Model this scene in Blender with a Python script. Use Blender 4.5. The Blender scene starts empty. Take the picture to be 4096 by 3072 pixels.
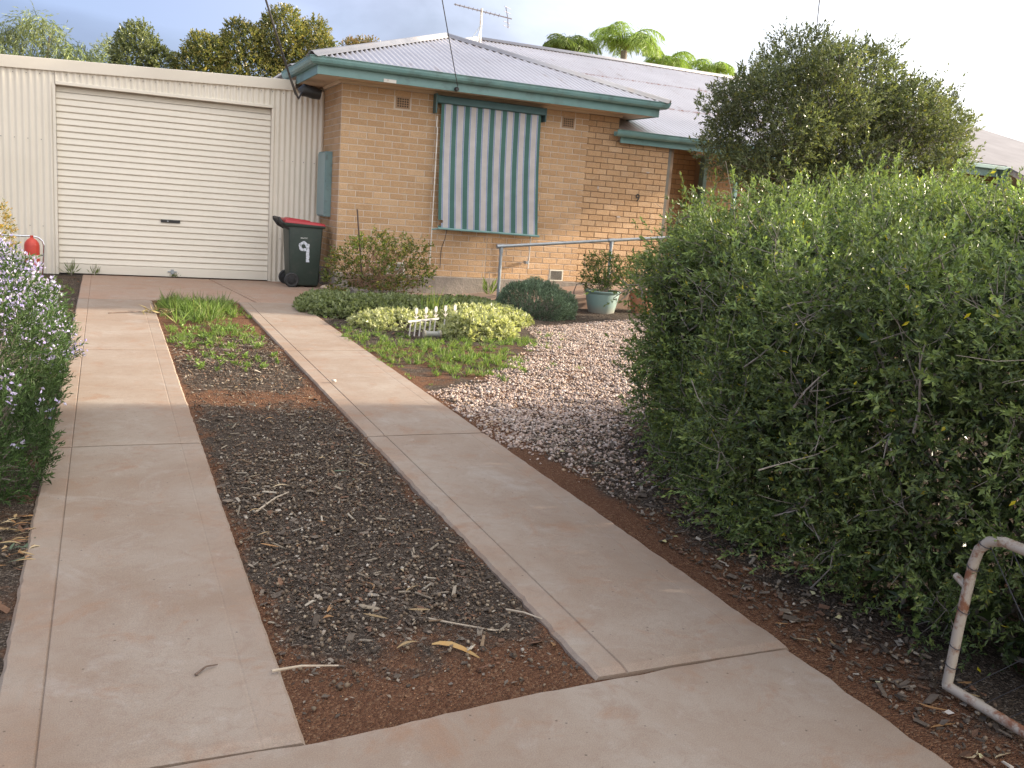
import bpy, math, random
import numpy as np
from mathutils import Vector, Matrix

random.seed(11)
rng = np.random.default_rng(11)
scene = bpy.context.scene
COL = scene.collection
PI = math.pi

# ------------------------------------------------------------------ camera
cam_d = bpy.data.cameras.new('camera')
cam = bpy.data.objects.new('camera', cam_d)
COL.objects.link(cam)
cam_d.sensor_width = 36.0
cam_d.sensor_fit = 'HORIZONTAL'
cam_d.lens = 3650.0 / 4096.0 * 36.0
cam_d.clip_start = 0.05
cam_d.clip_end = 3000
_r = Vector((0.91577437, -0.39498805, 0.07308726))
_d = Vector((-0.00828046, -0.20047196, -0.97966445))
_f = Vector((0.40160769, 0.89654639, -0.18685776))
cam.matrix_world = Matrix(((_r.x, -_d.x, -_f.x, -2.824), (_r.y, -_d.y, -_f.y, -12.491), (_r.z, -_d.z, -_f.z, 1.273), (0, 0, 0, 1)))
scene.camera = cam

# ------------------------------------------------------------------ sky, sun, exposure
SUN_EL = math.radians(17.0)
SUN_AZ = math.radians(10.0)          # angle from +X towards -Y
sun_dir = Vector((math.cos(SUN_EL) * math.cos(SUN_AZ), -math.cos(SUN_EL) * math.sin(SUN_AZ), math.sin(SUN_EL)))
world = bpy.data.worlds.new('World')
scene.world = world
world.use_nodes = True
wn, wl = world.node_tree.nodes, world.node_tree.links
wn.clear()
w_out = wn.new('ShaderNodeOutputWorld')
w_bg = wn.new('ShaderNodeBackground')
w_bg.inputs['Strength'].default_value = 0.12
sky = wn.new('ShaderNodeTexSky')
sky.sky_type = 'NISHITA'
sky.sun_disc = False
sky.sun_elevation = SUN_EL
sky.sun_rotation = PI / 2 + SUN_AZ
sky.air_density = 1.0
sky.dust_density = 2.0
sky.ozone_density = 1.5
# thin broken cloud, brighter towards the sun as real thin cloud is
w_tc = wn.new('ShaderNodeTexCoord')
w_map = wn.new('ShaderNodeMapping')
w_map.inputs['Scale'].default_value = (1.0, 1.0, 2.6)
w_noise = wn.new('ShaderNodeTexNoise')
w_noise.inputs['Scale'].default_value = 2.2
w_noise.inputs['Detail'].default_value = 6.0
w_noise.inputs['Roughness'].default_value = 0.55
w_cr = wn.new('ShaderNodeMapRange')
w_cr.inputs['From Min'].default_value = 0.30
w_cr.inputs['From Max'].default_value = 0.70
w_cr.inputs['To Min'].default_value = 0.70
w_cr.inputs['To Max'].default_value = 1.0
w_dot = wn.new('ShaderNodeVectorMath')
w_dot.operation = 'DOT_PRODUCT'
w_dot.inputs[1].default_value = Vector((0.76, -0.60, 0.25)).normalized()   # bright western sky; dark cloud bank beyond the house
w_sm = wn.new('ShaderNodeMapRange')
w_sm.inputs['From Min'].default_value = -0.72
w_sm.inputs['From Max'].default_value = 0.40
w_pow = wn.new('ShaderNodeMath')
w_pow.operation = 'POWER'
w_pow.inputs[1].default_value = 2.0
w_sm.inputs['To Min'].default_value = 0.0
w_sm.inputs['To Max'].default_value = 1.0
w_cloud = wn.new('ShaderNodeMix')
w_cloud.data_type = 'RGBA'
w_cloud.inputs['A'].default_value = (1.20, 1.52, 2.45, 1)
w_cloud.inputs['B'].default_value = (8.6, 8.3, 8.0, 1)
w_mix = wn.new('ShaderNodeMix')
w_mix.data_type = 'RGBA'
wl.new(w_tc.outputs['Generated'], w_map.inputs['Vector'])
wl.new(w_map.outputs['Vector'], w_noise.inputs['Vector'])
wl.new(w_noise.outputs['Fac'], w_cr.inputs['Value'])
wl.new(w_tc.outputs['Generated'], w_dot.inputs[0])
wl.new(w_dot.outputs['Value'], w_sm.inputs['Value'])
wl.new(w_sm.outputs['Result'], w_pow.inputs[0])
wl.new(w_pow.outputs[0], w_cloud.inputs['Factor'])
wl.new(w_cr.outputs['Result'], w_mix.inputs['Factor'])
wl.new(sky.outputs['Color'], w_mix.inputs['A'])
w_n2 = wn.new('ShaderNodeTexNoise')
w_n2.inputs['Scale'].default_value = 3.4
w_n2.inputs['Detail'].default_value = 7.0
w_n2.inputs['Roughness'].default_value = 0.5
w_n2.inputs['Distortion'].default_value = 0.6
wl.new(w_map.outputs['Vector'], w_n2.inputs['Vector'])
w_tx = wn.new('ShaderNodeMapRange')
for _k, _v in (('From Min', 0.36), ('From Max', 0.66), ('To Min', 0.80), ('To Max', 1.28)): w_tx.inputs[_k].default_value = _v
wl.new(w_n2.outputs['Fac'], w_tx.inputs['Value'])
w_mul = wn.new('ShaderNodeMix')
w_mul.data_type = 'RGBA'
w_mul.blend_type = 'MULTIPLY'
w_mul.inputs['Factor'].default_value = 1.0
wl.new(w_cloud.outputs['Result'], w_mul.inputs['A'])
wl.new(w_tx.outputs['Result'], w_mul.inputs['B'])
wl.new(w_mul.outputs['Result'], w_mix.inputs['B'])
wl.new(w_mix.outputs['Result'], w_bg.inputs['Color'])
wl.new(w_bg.outputs['Background'], w_out.inputs['Surface'])

sun_l = bpy.data.lights.new('sun', 'SUN')
sun_l.energy = 5.0
sun_l.angle = math.radians(0.8)
sun_l.color = (1.0, 0.86, 0.68)
sun_o = bpy.data.objects.new('sun', sun_l)
COL.objects.link(sun_o)
sun_o.rotation_euler = (-sun_dir).to_track_quat('-Z', 'Y').to_euler()
sun_o.location = (30, -8, 20)

scene.view_settings.view_transform = 'Standard'
scene.view_settings.look = 'None'
scene.view_settings.gamma = 1.0
scene.view_settings.use_curve_mapping = False
scene.view_settings.exposure = 1.3
scene.render.engine = 'CYCLES'
scene.cycles.use_denoising = True
scene.cycles.max_bounces = 8
scene.cycles.transparent_max_bounces = 8
scene.render.film_transparent = False

# ------------------------------------------------------------------ helpers: tags and objects
def tag(o, label=None, cat=None, group=None, kind=None):
    if label: o['label'] = label
    if cat: o['category'] = cat
    if group: o['group'] = group
    if kind: o['kind'] = kind
    return o

def thing(name, label, cat, loc=(0, 0, 0), group=None, kind=None):
    o = bpy.data.objects.new(name, None)
    COL.objects.link(o)
    o.location = loc
    o.empty_display_size = 0.1
    return tag(o, label, cat, group, kind)

def wloc(o):
    if o.parent is None: return Vector(o.location)
    return wloc(o.parent) + o.matrix_parent_inverse.translation + Vector(o.location)

def link(name, me, parent=None, m=None):
    o = bpy.data.objects.new(name, me)
    COL.objects.link(o)
    if m is not None:
        me.materials.clear()
        me.materials.append(m)
    if parent is not None:
        o.parent = parent
        o.matrix_parent_inverse = Matrix.Translation(-wloc(parent))
    return o

def mesh_np(name, V, F, m=None, parent=None, smooth=False, col=None, uv=None):
    V = np.asarray(V, dtype=np.float32).reshape(-1, 3)
    F = np.asarray(F, dtype=np.int32)
    me = bpy.data.meshes.new(name)
    me.vertices.add(len(V))
    me.vertices.foreach_set('co', V.ravel())
    k = F.shape[1]
    me.loops.add(F.size)
    me.loops.foreach_set('vertex_index', F.ravel())
    me.polygons.add(len(F))
    me.polygons.foreach_set('loop_start', np.arange(0, F.size, k, dtype=np.int32))
    me.polygons.foreach_set('use_smooth', np.full(len(F), bool(smooth)))
    if col is not None:
        a = me.attributes.new('Col', 'FLOAT_COLOR', 'POINT')
        c = np.ones((len(V), 4), dtype=np.float32)
        c[:, :3] = np.asarray(col).reshape(-1, 3)
        a.data.foreach_set('color', c.ravel())
    if uv is not None:
        u = me.uv_layers.new(name='UVMap')
        u.data.foreach_set('uv', np.asarray(uv, dtype=np.float32)[F.ravel()].ravel())
    me.update(calc_edges=True)
    me.validate()
    return link(name, me, parent, m)

class MB:
    """collects simple shapes into one mesh"""
    def __init__(s): s.v = []; s.f = []
    def add(s, vs, fs):
        n = len(s.v); s.v += [tuple(p) for p in vs]; s.f += [tuple(i + n for i in f) for f in fs]; return s
    def box(s, x0, x1, y0, y1, z0, z1):
        return s.add([(x0,y0,z0),(x1,y0,z0),(x1,y1,z0),(x0,y1,z0),(x0,y0,z1),(x1,y0,z1),(x1,y1,z1),(x0,y1,z1)],
                     [(0,3,2,1),(4,5,6,7),(0,1,5,4),(1,2,6,5),(2,3,7,6),(3,0,4,7)])
    def hexa(s, p):
        return s.add(p, [(0,3,2,1),(4,5,6,7),(0,1,5,4),(1,2,6,5),(2,3,7,6),(3,0,4,7)])
    def tube(s, pts, r, n=8, cap=True):
        pts = [Vector(p) for p in pts]
        rs = r if isinstance(r, (list, tuple)) else [r] * len(pts)
        base = len(s.v)
        prev = None
        for i, p in enumerate(pts):
            t = (pts[min(i + 1, len(pts) - 1)] - pts[max(i - 1, 0)])
            if t.length < 1e-9: t = Vector((0, 0, 1))
            t.normalize()
            a = t.orthogonal().normalized() if prev is None else (prev - t * prev.dot(t)).normalized()
            prev = a
            b = t.cross(a)
            for k in range(n):
                an = 2 * PI * k / n
                s.v.append(tuple(p + (a * math.cos(an) + b * math.sin(an)) * rs[i]))
        for i in range(len(pts) - 1):
            for k in range(n):
                s.f.append((base + i*n + k, base + i*n + (k+1) % n, base + (i+1)*n + (k+1) % n, base + (i+1)*n + k))
        if cap:
            s.f.append(tuple(base + k for k in range(n))[::-1])
            s.f.append(tuple(base + (len(pts)-1)*n + k for k in range(n)))
        return s
    def lathe(s, prof, c, n=24, axis='z'):
        base = len(s.v)
        for (r, h) in prof:
            for k in range(n):
                an = 2 * PI * k / n
                x, y = r * math.cos(an), r * math.sin(an)
                if axis == 'z': s.v.append((c[0] + x, c[1] + y, c[2] + h))
                elif axis == 'y': s.v.append((c[0] + x, c[1] + h, c[2] + y))
                else: s.v.append((c[0] + h, c[1] + x, c[2] + y))
        for i in range(len(prof) - 1):
            for k in range(n):
                s.f.append((base + i*n + k, base + i*n + (k+1) % n, base + (i+1)*n + (k+1) % n, base + (i+1)*n + k))
        s.f.append(tuple(base + k for k in range(n))[::-1])
        s.f.append(tuple(base + (len(prof)-1)*n + k for k in range(n)))
        return s
    def prism(s, poly, d0, d1, axis='x'):
        """extrude a polygon; axis x: poly in (y,z)"""
        n = len(poly); vs = []
        for d in (d0, d1):
            for (a, b) in poly:
                vs.append((d, a, b) if axis == 'x' else ((a, d, b) if axis == 'y' else (a, b, d)))
        fs = [tuple(range(n))[::-1], tuple(range(n, 2*n))]
        for k in range(n): fs.append((k, (k+1) % n, n + (k+1) % n, n + k))
        return s.add(vs, fs)
    def build(s, name, m=None, parent=None, smooth=False, bevel=0, seg=2):
        me = bpy.data.meshes.new(name)
        me.from_pydata(s.v, [], s.f)
        if smooth:
            me.polygons.foreach_set('use_smooth', np.ones(len(me.polygons), dtype=bool))
        me.update()
        o = link(name, me, parent, m)
        import bmesh
        bm = bmesh.new(); bm.from_mesh(me)
        bmesh.ops.recalc_face_normals(bm, faces=bm.faces)
        if bevel:
            es = [e for e in bm.edges if len(e.link_faces) == 2 and e.calc_face_angle(0) > 0.5]
            bmesh.ops.bevel(bm, geom=es, offset=bevel, segments=seg, affect='EDGES', profile=0.5)
        bm.to_mesh(me); bm.free()
        if smooth:
            try: me.set_sharp_from_angle(angle=math.radians(40))
            except Exception: pass
        return o

# ------------------------------------------------------------------ helpers: materials
def new_mat(name):
    m = bpy.data.materials.new(name)
    m.use_nodes = True
    nt = m.node_tree
    nt.nodes.clear()
    out = nt.nodes.new('ShaderNodeOutputMaterial')
    b = nt.nodes.new('ShaderNodeBsdfPrincipled')
    nt.links.new(b.outputs[0], out.inputs['Surface'])
    return m, nt, b, out

def noise(nt, scale, detail=4, rough=0.55, vec=None, dist=0.0):
    n = nt.nodes.new('ShaderNodeTexNoise')
    n.inputs['Scale'].default_value = scale
    n.inputs['Detail'].default_value = detail
    n.inputs['Roughness'].default_value = rough
    n.inputs['Distortion'].default_value = dist
    if vec is not None: nt.links.new(vec, n.inputs['Vector'])
    return n.outputs['Fac']

def ramp(nt, fac, stops, interp='LINEAR'):
    r = nt.nodes.new('ShaderNodeValToRGB')
    r.color_ramp.interpolation = interp
    e = r.color_ramp.elements
    while len(e) < len(stops): e.new(0.5)
    for i, (p, c) in enumerate(stops):
        e[i].position = p
        e[i].color = tuple(c) + (1,) if len(c) == 3 else c
    nt.links.new(fac, r.inputs['Fac'])
    return r.outputs['Color']

def mixc(nt, fac, a, b, mode='MIX'):
    n = nt.nodes.new('ShaderNodeMix')
    n.data_type = 'RGBA'
    n.blend_type = mode
    for sock, val in (('Factor', fac), ('A', a), ('B', b)):
        if hasattr(val, 'links'): nt.links.new(val, n.inputs[sock])
        elif sock == 'Factor': n.inputs[sock].default_value = val
        else: n.inputs[sock].default_value = tuple(val) + (1,) if len(val) == 3 else val
    return n.outputs['Result']

def mathn(nt, op, a, b=0.0, c=None, clamp=False):
    n = nt.nodes.new('ShaderNodeMath')
    n.operation = op
    n.use_clamp = clamp
    for i, val in enumerate((a, b, c)):
        if val is None: continue
        if hasattr(val, 'links'): nt.links.new(val, n.inputs[i])
        else: n.inputs[i].default_value = val
    return n.outputs[0]

def maprange(nt, v, a, b, c=0.0, d=1.0):
    n = nt.nodes.new('ShaderNodeMapRange')
    nt.links.new(v, n.inputs['Value'])
    for s, x in (('From Min', a), ('From Max', b), ('To Min', c), ('To Max', d)): n.inputs[s].default_value = x
    return n.outputs['Result']

def geo_pos(nt):
    return nt.nodes.new('ShaderNodeNewGeometry').outputs['Position']

def sepxyz(nt, v):
    n = nt.nodes.new('ShaderNodeSeparateXYZ')
    nt.links.new(v, n.inputs[0])
    return n.outputs

def bump(nt, b, h, strength=0.3, dist=0.01):
    n = nt.nodes.new('ShaderNodeBump')
    n.inputs['Strength'].default_value = strength
    n.inputs['Distance'].default_value = dist
    nt.links.new(h, n.inputs['Height'])
    nt.links.new(n.outputs['Normal'], b.inputs['Normal'])

def simple(name, c, rough=0.6, c2=None, scale=6.0, metal=0.0, spec=0.5, bstr=0.0, bscale=60.0, bdist=0.004, dirt=None, dscale=2.0):
    m, nt, b, _ = new_mat(name)
    pos = geo_pos(nt)
    col = None
    if c2 is not None:
        col = mixc(nt, maprange(nt, noise(nt, scale, 5, 0.6, pos), 0.33, 0.67), c, c2)
    if dirt is not None:
        col = mixc(nt, maprange(nt, noise(nt, dscale, 6, 0.65, pos), 0.52, 0.72, 0, 0.85), col if col is not None else c, dirt)
    if col is not None: nt.links.new(col, b.inputs['Base Color'])
    else: b.inputs['Base Color'].default_value = tuple(c) + (1,)
    b.inputs['Roughness'].default_value = rough
    b.inputs['Metallic'].default_value = metal
    b.inputs['Specular IOR Level'].default_value = spec
    if bstr: bump(nt, b, noise(nt, bscale, 4, 0.6, pos), bstr, bdist)
    return m

def leaf_mat(name, rough=0.45, trans=0.35, spec=0.4):
    m, nt, b, out = new_mat(name)
    a = nt.nodes.new('ShaderNodeAttribute'); a.attribute_name = 'Col'
    nt.links.new(a.outputs['Color'], b.inputs['Base Color'])
    b.inputs['Roughness'].default_value = rough
    b.inputs['Specular IOR Level'].default_value = spec
    if trans > 0:
        t = nt.nodes.new('ShaderNodeBsdfTranslucent')
        tc = mixc(nt, 1.0, a.outputs['Color'], (1.25, 1.3, 0.7), 'MULTIPLY')
        nt.links.new(tc, t.inputs['Color'])
        mx = nt.nodes.new('ShaderNodeMixShader')
        mx.inputs['Fac'].default_value = trans
        nt.links.new(b.outputs[0], mx.inputs[1]); nt.links.new(t.outputs[0], mx.inputs[2])
        nt.links.new(mx.outputs[0], out.inputs['Surface'])
    return m

def attr_mat(name, rough=0.85, bstr=0.0, bscale=200.0):
    m, nt, b, out = new_mat(name)
    a = nt.nodes.new('ShaderNodeAttribute'); a.attribute_name = 'Col'
    pos = geo_pos(nt)
    c = mixc(nt, 0.45, a.outputs['Color'], ramp(nt, noise(nt, 90, 4, 0.6, pos), [(0.3, (0.25,0.25,0.25)), (0.7, (1,1,1))]), 'MULTIPLY')
    nt.links.new(c, b.inputs['Base Color'])
    b.inputs['Roughness'].default_value = rough
    b.inputs['Specular IOR Level'].default_value = 0.25
    if bstr: bump(nt, b, noise(nt, bscale, 4, 0.6, pos), bstr, 0.003)
    return m

M = {}
M['leaf'] = leaf_mat('leaf', 0.42, 0.35)
M['leaf_gloss'] = leaf_mat('glossy_leaf', 0.33, 0.32, 0.5)
M['leaf_dull'] = leaf_mat('dull_leaf', 0.65, 0.25, 0.25)
M['grass'] = leaf_mat('grass_blade', 0.5, 0.4)
M['bark'] = simple('bark', (0.20, 0.16, 0.13), 0.9, (0.33, 0.29, 0.25), 30, bstr=0.5, bscale=80)
M['twig'] = simple('twig', (0.20, 0.17, 0.145), 0.85, (0.36, 0.32, 0.28), 25)
M['red_stem'] = simple('red_stem', (0.26, 0.14, 0.09), 0.8, (0.34, 0.22, 0.13), 25)
M['bits'] = attr_mat('ground_bits', 0.85)
M['stones'] = attr_mat('gravel_stone', 0.75, 0.25, 180)

def concrete(name, a, b_, stain, sc=1.0, stamt=0.8):
    m, nt, b, _ = new_mat(name)
    pos = geo_pos(nt)
    big = maprange(nt, noise(nt, 1.6 * sc, 6, 0.62, pos, 0.3), 0.35, 0.65)
    c = mixc(nt, big, a, b_)
    st = maprange(nt, noise(nt, 4.5 * sc, 7, 0.7, pos, 0.6), 0.54, 0.70, 0, stamt)
    c = mixc(nt, st, c, stain)
    pale = maprange(nt, noise(nt, 11.0 * sc, 6, 0.7, pos, 0.4), 0.60, 0.74, 0, 0.35)
    c = mixc(nt, pale, c, (0.44, 0.40, 0.365))
    veil = maprange(nt, noise(nt, 2.7 * sc, 5, 0.75, pos, 1.0), 0.55, 0.72, 0, 0.5)
    c = mixc(nt, veil, c, (0.36, 0.325, 0.29))
    ea = nt.nodes.new('ShaderNodeAttribute'); ea.attribute_name = 'edge'
    ed = mathn(nt, 'MULTIPLY', ea.outputs['Fac'], maprange(nt, noise(nt, 7.0, 6, 0.7, pos, 0.5), 0.42, 0.70, 0.0, 0.5))
    c = mixc(nt, ed, c, (0.31, 0.195, 0.13))
    wash = maprange(nt, noise(nt, 15.0, 7, 0.78, pos, 0.8), 0.48, 0.70, 0, 0.6)
    c = mixc(nt, wash, c, (0.235, 0.165, 0.125))
    sp = maprange(nt, noise(nt, 330, 3, 0.6, pos), 0.30, 0.70, 0.80, 1.18)
    c = mixc(nt, 1.0, c, sp, 'MULTIPLY')
    vor = nt.nodes.new('ShaderNodeTexVoronoi'); vor.inputs['Scale'].default_value = 17
    nt.links.new(pos, vor.inputs['Vector'])
    dots = maprange(nt, vor.outputs['Distance'], 0.035, 0.075, 0.45, 1.0)
    c = mixc(nt, 1.0, c, dots, 'MULTIPLY')
    nt.links.new(c, b.inputs['Base Color'])
    b.inputs['Roughness'].default_value = 0.82
    b.inputs['Specular IOR Level'].default_value = 0.3
    h = mathn(nt, 'ADD', noise(nt, 170, 3, 0.6, pos), mathn(nt, 'MULTIPLY', noise(nt, 14, 5, 0.6, pos), 1.5))
    bump(nt, b, h, 0.13, 0.004)
    return m
M['concrete'] = concrete('driveway_concrete', (0.255, 0.188, 0.140), (0.315, 0.262, 0.215), (0.27, 0.165, 0.107))
M['concrete_far'] = concrete('apron_concrete', (0.33, 0.215, 0.155), (0.33, 0.245, 0.19), (0.31, 0.175, 0.115))
M['concrete_grey'] = concrete('grey_concrete', (0.33, 0.29, 0.26), (0.28, 0.25, 0.23), (0.30, 0.19, 0.13), 2.0, 0.5)
M['paint_green'] = simple('green_paint', (0.15, 0.285, 0.285), 0.42, (0.18, 0.32, 0.315), 5, dirt=(0.10, 0.16, 0.15), dscale=3.0, bstr=0.1)
M['paint_green_dark'] = simple('dark_green_paint', (0.05, 0.115, 0.125), 0.5, (0.065, 0.14, 0.15), 5)
M['soffit'] = simple('soffit_paint', (0.60, 0.47, 0.35), 0.7, (0.54, 0.42, 0.31), 3)
M['cream_metal'] = simple('cream_metal', (0.68, 0.63, 0.54), 0.38, (0.72, 0.67, 0.58), 1.5, spec=0.5)
M['cream_slat'] = simple('cream_slat', (0.68, 0.635, 0.55), 0.45, (0.71, 0.66, 0.575), 2.5)
M['black_plastic'] = simple('black_plastic', (0.018, 0.018, 0.02), 0.5, (0.03, 0.03, 0.032), 8)
M['white_paint'] = simple('white_paint', (0.72, 0.70, 0.66), 0.5, (0.62, 0.60, 0.56), 12, dirt=(0.4, 0.28, 0.18), dscale=9)
M['galv'] = simple('galvanised_pipe', (0.30, 0.33, 0.36), 0.42, (0.37, 0.40, 0.43), 14, metal=0.55)
M['dark_wire'] = simple('dark_wire', (0.05, 0.05, 0.055), 0.6)

# ------------------------------------------------------------------ helpers: foliage
def unit(a):
    return a / np.maximum(np.linalg.norm(a, axis=-1, keepdims=True), 1e-9)

def leaf_mesh(name, P, D, L, W, C, m, parent=None, up=None, fold=0.25, kind=None, mid=0.45, rimcol=None):
    """one folded diamond per leaf; P base, D direction, L length, W width, C colour"""
    n = len(P)
    D = unit(D)
    if up is None: up = unit(rng.normal(size=(n, 3)) + np.array([0, 0, 0.6]))
    S = unit(np.cross(D, up))
    N = np.cross(S, D)
    L = np.broadcast_to(np.asarray(L, float), (n,))[:, None]
    W = np.broadcast_to(np.asarray(W, float), (n,))[:, None]
    V = np.empty((n, 4, 3))
    V[:, 0] = P
    V[:, 1] = P + D * L * mid + S * W * 0.5 + N * W * fold
    V[:, 2] = P + D * L
    V[:, 3] = P + D * L * mid - S * W * 0.5 + N * W * fold
    i = np.arange(n)[:, None] * 4
    F = np.concatenate([i + np.array([[0, 1, 2]]), i + np.array([[0, 2, 3]])], 1).reshape(-1, 3)
    Cc = np.repeat(np.asarray(C)[:, None, :], 4, 1)
    if rimcol is not None:
        Cc[:, 1] = rimcol; Cc[:, 3] = rimcol
    o = mesh_np(name, V.reshape(-1, 3), F, m, parent, col=np.clip(Cc, 0, 1).reshape(-1, 3))
    if kind: o['kind'] = kind
    return o

def wob(seed, f, n=6):
    """cheap smooth 3-D noise in about -1..1"""
    r = np.random.default_rng(seed)
    K = r.normal(size=(n, 3)) * f
    ph = r.uniform(0, 2 * PI, n)
    def g(p):
        return np.sin(p @ K.T + ph).sum(-1) / math.sqrt(n) * 0.8
    return g

def shell_points(dfun, lo, hi, n, shell, batch=60000):
    lo = np.array(lo, float); hi = np.array(hi, float)
    out = []
    tot = 0
    for _ in range(400):
        p = lo + (hi - lo) * rng.random((batch, 3))
        d = dfun(p)
        ok = (d > 0) & (rng.random(batch) < np.exp(-d / shell))
        out.append(p[ok]); tot += ok.sum()
        if tot >= n: break
    return np.concatenate(out)[:n]

def grad(dfun, p, h=0.03):
    g = np.empty_like(p)
    for a in range(3):
        e = np.zeros(3); e[a] = h
        g[:, a] = dfun(p + e) - dfun(p - e)
    return -unit(g)

def pick_cols(n, pal, var=0.2):
    cs = np.array([c for c, w in pal]); ws = np.array([w for c, w in pal], float)
    c = cs[rng.choice(len(pal), n, p=ws / ws.sum())]
    return c * (1 + var * rng.normal(size=(n, 1))).clip(0.4, 1.7)

def shoots(O, A, k, slen, L, W, pal, spread=(35, 70), tipgain=0.35, clump=None, Lvar=0.25, tipcol=None):
    """k leaves spiralled along each shoot; returns arrays for leaf_mesh"""
    n = len(O)
    A = unit(A)
    slen = np.broadcast_to(np.asarray(slen, float), (n,))
    t = (np.arange(k) + 0.5) / k
    t = np.clip(t[None, :] + rng.normal(size=(n, k)) * 0.05, 0, 1)
    B = unit(np.cross(A, unit(rng.normal(size=(n, 3)))))
    Cc = np.cross(A, B)
    phi = np.arange(k)[None, :] * 2.4 + rng.random((n, 1)) * 6.28 + rng.normal(size=(n, k)) * 0.4
    rad = np.cos(phi)[..., None] * B[:, None] + np.sin(phi)[..., None] * Cc[:, None]
    th = np.radians(rng.uniform(spread[0], spread[1], (n, k)))[..., None] * (1.0 - 0.45 * t[..., None])
    D = A[:, None] * np.cos(th) + rad * np.sin(th)
    P = O[:, None] + A[:, None] * (slen[:, None] * t)[..., None]
    up = A[:, None] * 1.0 + rng.normal(size=(n, k, 3)) * 0.35 - D * 0.2
    C = pick_cols(n * k, pal).reshape(n, k, 3)
    sc = (1 + 0.15 * rng.normal(size=(n, 1, 1))).clip(0.6, 1.5)
    C = C * sc
    if clump is not None: C = C * (1 + 0.28 * clump(O))[:, None, None].clip(0.5, 1.6)
    tg = (t[..., None] ** 2) * tipgain
    if tipcol is not None:
        C = C * (1 - tg) + np.array(tipcol) * tg * sc
    else: C = C * (1 + tg)
    Ls = L * (1 + Lvar * rng.normal(size=(n, k))).clip(0.4, 1.6)
    return P.reshape(-1, 3), D.reshape(-1, 3), Ls.ravel(), (Ls * W / L).ravel(), C.reshape(-1, 3), up.reshape(-1, 3)

def blob_d(blobs, nz=None, amp=0.12):
    bl = [(np.array(c, float), np.array(r, float)) for c, r in blobs]
    def d(p):
        best = np.full(len(p), -9.0)
        for c, r in bl:
            best = np.maximum(best, (1 - np.linalg.norm((p - c) / r, axis=1)) * r.mean())
        if nz is not None: best = best + amp * nz(p)
        return best
    return d

def twigs(name, starts, ends, r0, r1, m, parent, jit=0.04, n=3, sides=4):
    mb = MB()
    for a, b in zip(starts, ends):
        a = Vector(a); b = Vector(b)
        pts = [a]
        L = (b - a).length
        for i in range(1, n):
            pts.append(a.lerp(b, i / n) + Vector(rng.normal(size=3)) * jit * L)
        pts.append(b)
        rs = [r0 + (r1 - r0) * i / n for i in range(n + 1)]
        mb.tube(pts, rs, sides, cap=False)
    o = mb.build(name, m, parent, smooth=True)
    o['kind'] = 'stuff'
    return o

# ================================================================== SETTING: ground
def pt_in_strip(x, y):
    return None

m, nt, b, _ = new_mat('yard_soil')
pos = geo_pos(nt)
at = nt.nodes.new('ShaderNodeAttribute'); at.attribute_name = 'Col'
n1 = noise(nt, 3.2, 6, 0.65, pos, 0.5)
n2 = noise(nt, 38, 5, 0.65, pos)
red = mixc(nt, maprange(nt, n2, 0.3, 0.7), (0.135, 0.062, 0.034), (0.195, 0.100, 0.058))
dark = mixc(nt, maprange(nt, n2, 0.3, 0.7), (0.050, 0.038, 0.030), (0.105, 0.080, 0.062))
sx = nt.nodes.new('ShaderNodeSeparateColor'); nt.links.new(at.outputs['Color'], sx.inputs[0])
fac = mathn(nt, 'ADD', sx.outputs[0], mathn(nt, 'MULTIPLY', mathn(nt, 'SUBTRACT', n1, 0.5), 1.8))
vs_ = nt.nodes.new('ShaderNodeTexVoronoi'); vs_.inputs['Scale'].default_value = 150; nt.links.new(pos, vs_.inputs['Vector'])
vc = nt.nodes.new('ShaderNodeSeparateColor'); nt.links.new(vs_.outputs['Color'], vc.inputs[0])
gr_d = ramp(nt, vc.outputs[0], [(0.0, (0.035, 0.027, 0.021)), (0.45, (0.075, 0.056, 0.043)), (0.75, (0.13, 0.095, 0.07)), (0.92, (0.22, 0.175, 0.135)), (1.0, (0.34, 0.29, 0.24))])
gr_r = ramp(nt, vc.outputs[1], [(0.0, (0.10, 0.045, 0.025)), (0.6, (0.17, 0.08, 0.045)), (0.9, (0.27, 0.15, 0.085)), (1.0, (0.36, 0.24, 0.15))])
dark = mixc(nt, 0.7, dark, gr_d)
red = mixc(nt, 0.5, red, gr_r)
c = mixc(nt, maprange(nt, fac, 0.35, 0.65), red, dark)
nt.links.new(c, b.inputs['Base Color'])
b.inputs['Roughness'].default_value = 0.95
b.inputs['Specular IOR Level'].default_value = 0.15
h = mathn(nt, 'ADD', noise(nt, 55, 5, 0.7, pos), mathn(nt, 'MULTIPLY', vs_.outputs['Distance'], -0.8))
bump(nt, b, h, 0.9, 0.02)
M['soil'] = m

gm = MB(); gm.add([(-900, -900, -0.10), (900, -900, -0.10), (900, 900, -0.10), (-900, 900, -0.10)], [(0, 1, 2, 3)])
tag(gm.build('ground', simple('outer_ground', (0.20, 0.11, 0.06), 0.95, (0.13, 0.10, 0.05), 0.4)), kind='structure')

def soil_z(x, y):
    return -0.006 + 0.008 * np.sin(x * 5.1 + np.sin(y * 3.3) * 1.3) * np.sin(y * 4.3 + 1.0) + 0.006 * np.sin(x * 17 + y * 9) * np.sin(y * 15 - x * 6)
nx, ny = 210, 220
gx = np.linspace(-7.5, 9.5, nx); gy = np.linspace(-14.0, 3.0, ny)
X, Y = np.meshgrid(gx, gy)
Z = soil_z(X, Y)
rise = np.clip((X - (-0.6)) / 1.5, 0, 1) * np.clip((Y + 9.5) / 2, 0, 1)
Z = Z + 0.012 * rise
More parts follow.
